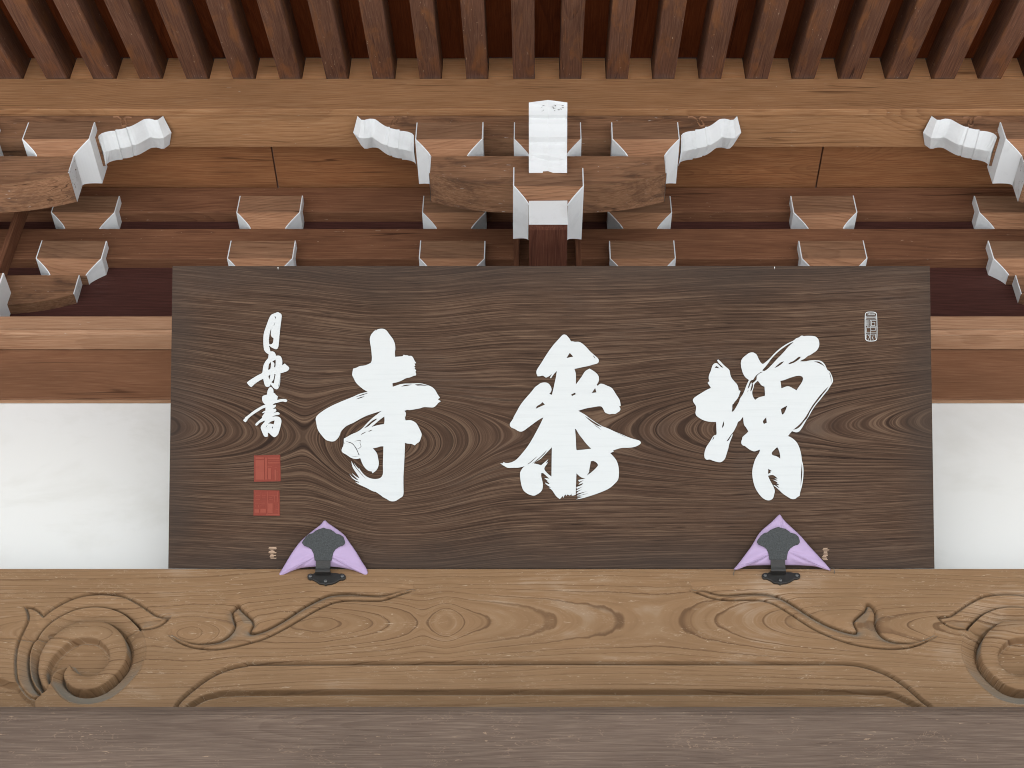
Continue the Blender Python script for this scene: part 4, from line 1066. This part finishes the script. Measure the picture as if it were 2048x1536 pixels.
sig2 = [
 D3(935,-172, 985,-155, 1030,-95, 1035,10, 1080,30, 1100,70, 1140,95, 1170,125, 1155,160, 1150,230, 1220,215, 1320,195, 1420,205, 1455,240, 1445,280, 1395,300, 1340,275, 1270,280, 1150,315, 1040,340, 1010,390, 1060,385, 1100,375, 1115,405, 1090,450, 1010,500, 1060,500, 1100,500, 1125,545, 1100,595, 1015,640, 1090,615, 1160,595, 1215,625, 1225,660, 1190,690, 1100,700, 1050,715, 985,750, 1060,735, 1150,735, 1220,755, 1265,810, 1280,880, 1265,960, 1240,1080, 1200,1220, 1160,1310, 1080,1375, 1030,1365, 960,1310, 910,1250, 860,1235, 865,1330, 850,1360, 800,1370, 750,1350, 710,1270, 660,1150, 640,1080, 660,1020, 730,940, 790,855, 700,890, 600,935, 550,1000, 500,1025, 475,990, 490,950, 570,880, 690,780, 680,740, 740,660, 780,600, 720,640, 680,625, 720,590, 790,555, 790,460, 700,490, 560,580, 400,680, 250,800, 215,880, 165,915, 110,870, 120,820, 170,790, 160,770, 270,690, 420,570, 580,470, 730,390, 790,370, 740,340, 700,280, 680,180, 700,110, 760,85, 840,65, 845,-40, 890,-130),
 D3(1070,860, 960,885, 865,965, 930,950, 1040,980, 1060,920), D3(855,1005, 820,1020, 805,1070, 835,1040), D3(1025,1020, 985,1085, 1010,1115),
]
for nm, ch, lb_ in (("brush_character", charA, "rightmost of the three large white brush characters"), ("brush_character", charB, "middle of the three large white brush characters"), ("brush_character", charC, "leftmost of the three large white brush characters"),
                    ("signature_characters", sig1, "joined upper pair of the small white signature characters"), ("signature_character", sig2, "lowest small white signature character")):
    g_ = glyph(nm, ch)
    g_['label'] = lb_

# seals: two vermilion squares and one white outlined stamp
def rects(ox, oy, s, lst):
    out = []
    for x0, y0, x1, y1 in lst:
        out.append([to_board(ox + x * s, oy + y * s)[:2] for x, y in ((x0, y0), (x1, y0), (x1, y1), (x0, y1))])
    return out
s1 = 120 / 1152
def quad_px(pts): return [[to_board(*p)[:2] for p in pts]]
seal = flat("red_seal", quad_px([(508, 911), (560.5, 909.5), (561.5, 962.5), (508, 963.5)]), -0.002, 0.0008, M['red'], label="upper of the two vermilion seals")
for r in rects(480, 890, s1, [(300, 235, 465, 270), (300, 290, 468, 665), (485, 240, 520, 665), (530, 240, 760, 270), (540, 290, 765, 300), (535, 330, 765, 355), (530, 400, 620, 415), (540, 440, 600, 660), (665, 430, 715, 440), (665, 470, 700, 680), (705, 500, 722, 680)]):
    flat("seal_stroke", [r], 0.0, 0.0014, M['redlight'], seal).location.z += 0.0008
seal2 = flat("red_seal", quad_px([(507.5, 980), (559, 981), (560, 1031.5), (507, 1031)]), -0.002, 0.0008, M['red'], label="lower of the two vermilion seals")
for r in rects(480, 890, s1, [(290, 960, 385, 972), (300, 1040, 390, 1050), (290, 900, 300, 1000), (400, 890, 410, 1050), (430, 960, 500, 970), (430, 1010, 490, 1020), (520, 890, 534, 1330), (550, 970, 720, 980), (550, 1000, 620, 1012), (560, 1040, 640, 1050), (660, 980, 672, 1100), (720, 900, 735, 1090), (290, 1110, 490, 1122), (300, 1150, 310, 1200), (350, 1150, 362, 1200), (400, 1150, 412, 1200), (280, 1230, 370, 1300), (390, 1225, 500, 1300), (540, 1120, 630, 1310), (650, 1130, 660, 1230), (690, 1150, 745, 1160), (690, 1230, 750, 1240), (740, 1120, 752, 1340), (505, 1320, 760, 1345)]):
    flat("seal_stroke", [r], 0.0, 0.0014, M['redlight'], seal2).location.z += 0.0008
W1 = R(1700, 600, 80 / 1229)
def ringc(pts_o, pts_i): return [[to_board(*p)[:2] for p in soften(pts_o, 2)], [to_board(*p)[:2] for p in soften(pts_i, 2)]]
ws = flat("white_seal", ringc(W1(450,450, 480,385, 540,360, 730,360, 800,385, 830,450, 842,1180, 800,1250, 730,1272, 540,1275, 480,1235, 452,1170), W1(472,450, 500,400, 550,380, 720,380, 785,405, 812,450, 822,1180, 785,1230, 720,1250, 550,1250, 500,1220, 474,1160)), -0.002, 0.0014, M['letter'], label="small white outlined seal at the board's right end")
sr = [(490, 490, 800, 505), (490, 580, 800, 598), (485, 500, 500, 590), (788, 500, 803, 590), (500, 528, 800, 545), (490, 610, 505, 800), (520, 610, 545, 830), (570, 610, 585, 830), (610, 610, 625, 840), (620, 620, 800, 640), (650, 680, 770, 695), (650, 640, 665, 800), (755, 680, 770, 800), (650, 785, 770, 800), (620, 820, 815, 836), (490, 848, 800, 870), (490, 870, 510, 1020), (490, 1005, 810, 1025), (628, 850, 648, 1250), (640, 925, 780, 942), (768, 870, 785, 942), (490, 1045, 800, 1062), (490, 1060, 510, 1180), (780, 1060, 800, 1180), (550, 1090, 600, 1110), (590, 1110, 605, 1180), (550, 1180, 600, 1240), (690, 1100, 750, 1115), (680, 1130, 700, 1190), (700, 1185, 750, 1240), (520, 400, 770, 412), (540, 440, 760, 452), (600, 415, 612, 440)]
sr = [(a, b, a + min(c - a, 11), d) if (c - a) < (d - b) else (a, b, c, b + min(d - b, 11)) for a, b, c, d in sr]
for r in rects(1700, 600, 80 / 1229, sr):
    flat("seal_stroke", [r], 0.0, 0.0014, M['letter'], ws).location.z += 0.0006
# scraps of paper residue near the lower edge
rr = random.Random(4)
for (cx_, y0_, w_, h_) in ((545, 1094, 18, 24), (1651, 1096, 17, 25)):
    for k in range(9):
        yy = y0_ + k * h_ / 9
        x0_ = cx_ - w_ / 2 + rr.uniform(0, 5); x1_ = cx_ + w_ / 2 - rr.uniform(0, 8)
        flat("paper_scrap", quad_px([(x0_, yy), (x1_, yy + rr.uniform(-.5, .5)), (x1_ - 1, yy + 1.9), (x0_ + 1, yy + 1.7)]), -0.001, 0.0006, M['label'])
for (a, b) in (((555, 534.5), (557, 540)), ((1548, 533.5), (1550, 539))):
    flat("chipped_edge", quad_px([(a[0], a[1]), (b[0], a[1]), (b[0] - 1, b[1]), (a[0] + 1, b[1] - 2)]), -0.001, 0.0006, M['whiteworn'])

# ================================================================== HOOKS AND CUSHIONS
def outline3(pts, off):
    """Photo outline brought onto a plane parallel to the board, `off` in front of it, world coordinates."""
    out = []
    o = bcen + nrm * off
    for u, v in pts:
        r = ray(u, v)
        out.append(r * (o.dot(nrm) / r.dot(nrm)))
    return out
def cushion(pts, ctr, label, tails):
    OFF, T = 0.0145, 0.0145
    rim = smooth_line(pts, 3, True)
    n = len(rim)
    R3 = outline3(rim, OFF); C3_ = outline3([ctr], OFF)[0]
    lev = [1.0, 0.97, 0.9, 0.8, 0.66, 0.5, 0.34, 0.18]
    v = []; f = []
    rg = random.Random(len(label))
    for side in (1, -1):
        base = len(v)
        for s in lev:
            for i, p in enumerate(R3):
                q = C3_ + (p - C3_) * s
                ang = i / n * 2 * math.pi
                h = T * (1 - s * s) ** 0.6 * (1.0 if side > 0 else 0.85)
                wr = (0.0012 * math.sin(ang * 19 + 5 * s) + 0.001 * math.sin(ang * 43 + 2.0 + 3 * s) + 0.0016 * math.sin(ang * 7 + 9 * s)) * s * s * (1 - s) * 6
                v.append(q + nrm * (side * h + (wr if side > 0 else 0)))
        v.append(C3_ + nrm * side * T)
        c = len(v) - 1
        for k in range(len(lev) - 1):
            for i in range(n):
                j = (i + 1) % n
                f.append((base + k * n + i, base + k * n + j, base + (k + 1) * n + j, base + (k + 1) * n + i))
        for i in range(n):
            f.append((base + (len(lev) - 1) * n + i, base + (len(lev) - 1) * n + (i + 1) % n, c))
    o = meshobj("cushion", v, f, M['lilac'], smooth=True, loc=tuple(C3_))
    bm = bmesh.new(); bm.from_mesh(o.data)
    bmesh.ops.remove_doubles(bm, verts=bm.verts, dist=0.0002)
    bmesh.ops.recalc_face_normals(bm, faces=bm.faces)
    bm.to_mesh(o.data); bm.free()
    tag(o, label, "cushion", "lilac cushions behind the hooks")
    for tl in tails:
        P = outline3(smooth_line(tl, 4), OFF + 0.004)
        tube("thread", P, 0.0009, M['thread'], o, C3_)
    return o
def tube(name, P, r, mat, parent, loc):
    v = []; f = []
    for k, p in enumerate(P):
        for j in range(5):
            a = 2 * math.pi * j / 5
            v.append(p + Vector((math.cos(a) * r, 0, 0)) + nrm * (math.sin(a) * r) - loc)
    for k in range(len(P) - 1):
        for j in range(5):
            f.append((k * 5 + j, k * 5 + (j + 1) % 5, (k + 1) * 5 + (j + 1) % 5, (k + 1) * 5 + j))
    return meshobj(name, v, f, mat, parent, smooth=True)
sl = 220 / 2048; sr2 = 260 / 2048
Lq, Rq = R(540, 1030, sl), R(1440, 1020, sr2)
cushion(Lq(1020,95, 1080,150, 1200,230, 1310,310, 1400,390, 1480,510, 1600,680, 1720,880, 1800,1000, 1825,1100, 1800,1130, 1700,1085, 1550,1030, 1350,985, 1150,965, 830,965, 600,985, 430,1035, 300,1095, 180,1140, 160,1110, 230,1000, 330,830, 450,640, 560,500, 700,370, 850,250, 950,170), Lq(1000, 680)[0],
        "lilac triangular cushion squeezed behind the left iron hook, below the red seals", [Lq(170,1130, 140,1165, 135,1180), Lq(1815,1125, 1838,1160, 1842,1205)])
cushion(Rq(935,70, 965,95, 1000,150, 1080,230, 1180,320, 1290,430, 1400,560, 1520,690, 1640,820, 1735,930, 1730,955, 1640,930, 1500,890, 1300,875, 1120,870, 820,870, 520,875, 400,890, 300,930, 240,945, 215,930, 260,880, 370,740, 500,560, 600,390, 680,300, 800,200, 880,120), Rq(970, 600)[0],
        "lilac triangular cushion squeezed behind the right iron hook", [Rq(235,940, 215,1000, 235,1080, 248,1130), Rq(1730,925, 1770,905, 1800,950, 1805,1000)])

def hook(dx, dy, label):
    S_ = lambda *xy: [(540 + xy[i] * sl + dx, 1030 + xy[i + 1] * sl + dy) for i in range(0, len(xy), 2)]
    xc = (540 + 1005 * sl + dx - PCX) / ppm(3.0, 2.12)
    root = empty("hook_bracket", (xc, YH, Zat(1155 + dy, YH)), label, "bracket", "iron hooks holding the name board")
    rl = Vector(root.location)
    # head plate
    OFF = 0.0305
    head = S_(1000,235, 1050,255, 1130,270, 1190,310, 1230,345, 1310,365, 1370,410, 1395,480, 1400,520, 1370,565, 1290,590, 1220,640, 1180,700, 1158,790, 1152,850, 830,850, 828,820, 810,720, 770,640, 710,600, 630,570, 595,520, 610,480, 670,400, 730,350, 790,340, 850,290, 920,260)
    bi = 15; n = len(head)
    Ph = outline3(head, OFF); Pb = outline3(head, OFF - 0.005)
    v = Ph + Pb
    f = [tuple(range(n)), tuple(range(n, 2 * n))[::-1]] + [(i, n + i, n + (i + 1) % n, (i + 1) % n) for i in range(n)]
    o = meshobj("head_plate", v, f, M['iron'], root, loc=tuple(rl)); o.location = (0, 0, 0); fixnormals(o)
    b = o.modifiers.new("edge", 'BEVEL'); b.width = 0.0012; b.segments = 2; b.limit_method = 'ANGLE'
    # bent strap down to the beam
    a = outline3(S_(990, 848), OFF)[0]
    e = Vector((a.x, YH - 0.004, Zat(1153 + dy, YH)))
    c1 = a - up * 0.052
    pts = []
    for k in range(15):
        t = k / 14
        p = a * (1 - t) ** 3 + (a - up * 0.03) * 3 * t * (1 - t) ** 2 + Vector((a.x, e.y - 0.032, e.z - 0.006)) * 3 * t * t * (1 - t) + e * t ** 3
        pts.append(p)
    hwv = [0.0175 + 0.0022 * (k / 14) ** 2 for k in range(15)]
    v = []; f = []
    for k, p in enumerate(pts):
        q = pts[min(14, k + 1)] - pts[max(0, k - 1)]; q.normalize()
        nn = Vector((1, 0, 0)).cross(q); 
        if nn.dot(nrm) < 0: nn = -nn
        for s in (-1, 1):
            v.append(p + Vector((s * hwv[k], 0, 0))); v.append(p + Vector((s * hwv[k], 0, 0)) - nn * 0.005)
    for k in range(14):
        i = 4 * k; j = i + 4
        f += [(i, i + 2, j + 2, j), (i + 1, j + 1, j + 3, i + 3), (i, j, j + 1, i + 1), (i + 2, i + 3, j + 3, j + 2)]
    o = meshobj("bent_strap", v, f, M['blackiron'], root, loc=tuple(rl)); o.location = (0, 0, 0); fixnormals(o)
    # base plate on the beam face
    bp = S_(690,1140, 700,1110, 725,1092, 760,1085, 800,1090, 830,1075, 1240,1075, 1290,1090, 1330,1083, 1375,1092, 1405,1120, 1410,1155, 1395,1180, 1360,1197, 1300,1200, 1220,1250, 1140,1280, 1060,1285, 1035,1308, 1005,1285, 920,1275, 850,1225, 780,1192, 740,1198, 705,1178)
    P0 = [Vector((*XZ(u, w, YH - 0.006)[:1], YH - 0.006, XZ(u, w, YH - 0.006)[1])) for u, w in bp]
    P1 = [Vector((p.x, YH + 0.002, p.z)) for p in P0]
    n = len(P0)
    o = meshobj("base_plate", P0 + P1, [tuple(range(n)), tuple(range(n, 2 * n))[::-1]] + [(i, n + i, n + (i + 1) % n, (i + 1) % n) for i in range(n)], M['blackiron'], root, loc=tuple(rl)); o.location = (0, 0, 0); fixnormals(o)
    b = o.modifiers.new("edge", 'BEVEL'); b.width = 0.0015; b.segments = 2; b.limit_method = 'ANGLE'
    for u, w in S_(752,1138, 1345,1138, 1035,1228):
        x, z = XZ(u, w, YH - 0.007)
        v = []; f = []
        for k, (rr_, yy) in enumerate(((0.0042, 0.0), (0.0042, -0.0022), (0.0028, -0.0034), (0.0013, -0.0034), (0.0011, -0.0022))):
            for j in range(10):
                an = 2 * math.pi * j / 10
                v.append((x + rr_ * math.cos(an), YH - 0.006 + yy, z + rr_ * math.sin(an)))
        for k in range(4):
            for j in range(10):
                f.append((k * 10 + j, k * 10 + (j + 1) % 10, (k + 1) * 10 + (j + 1) % 10, (k + 1) * 10 + j))
        f.append(tuple(40 + j for j in range(10)))
        o = meshobj("screw", v, f, M['screw'], root, loc=tuple(rl)); o.location = (0, 0, 0); fixnormals(o)
hook(0, 0, "black iron hook with speckled grey cloud-shaped head, below the red seals")
hook(909.5, -1.5, "black iron hook with speckled grey cloud-shaped head, under the right-hand character")
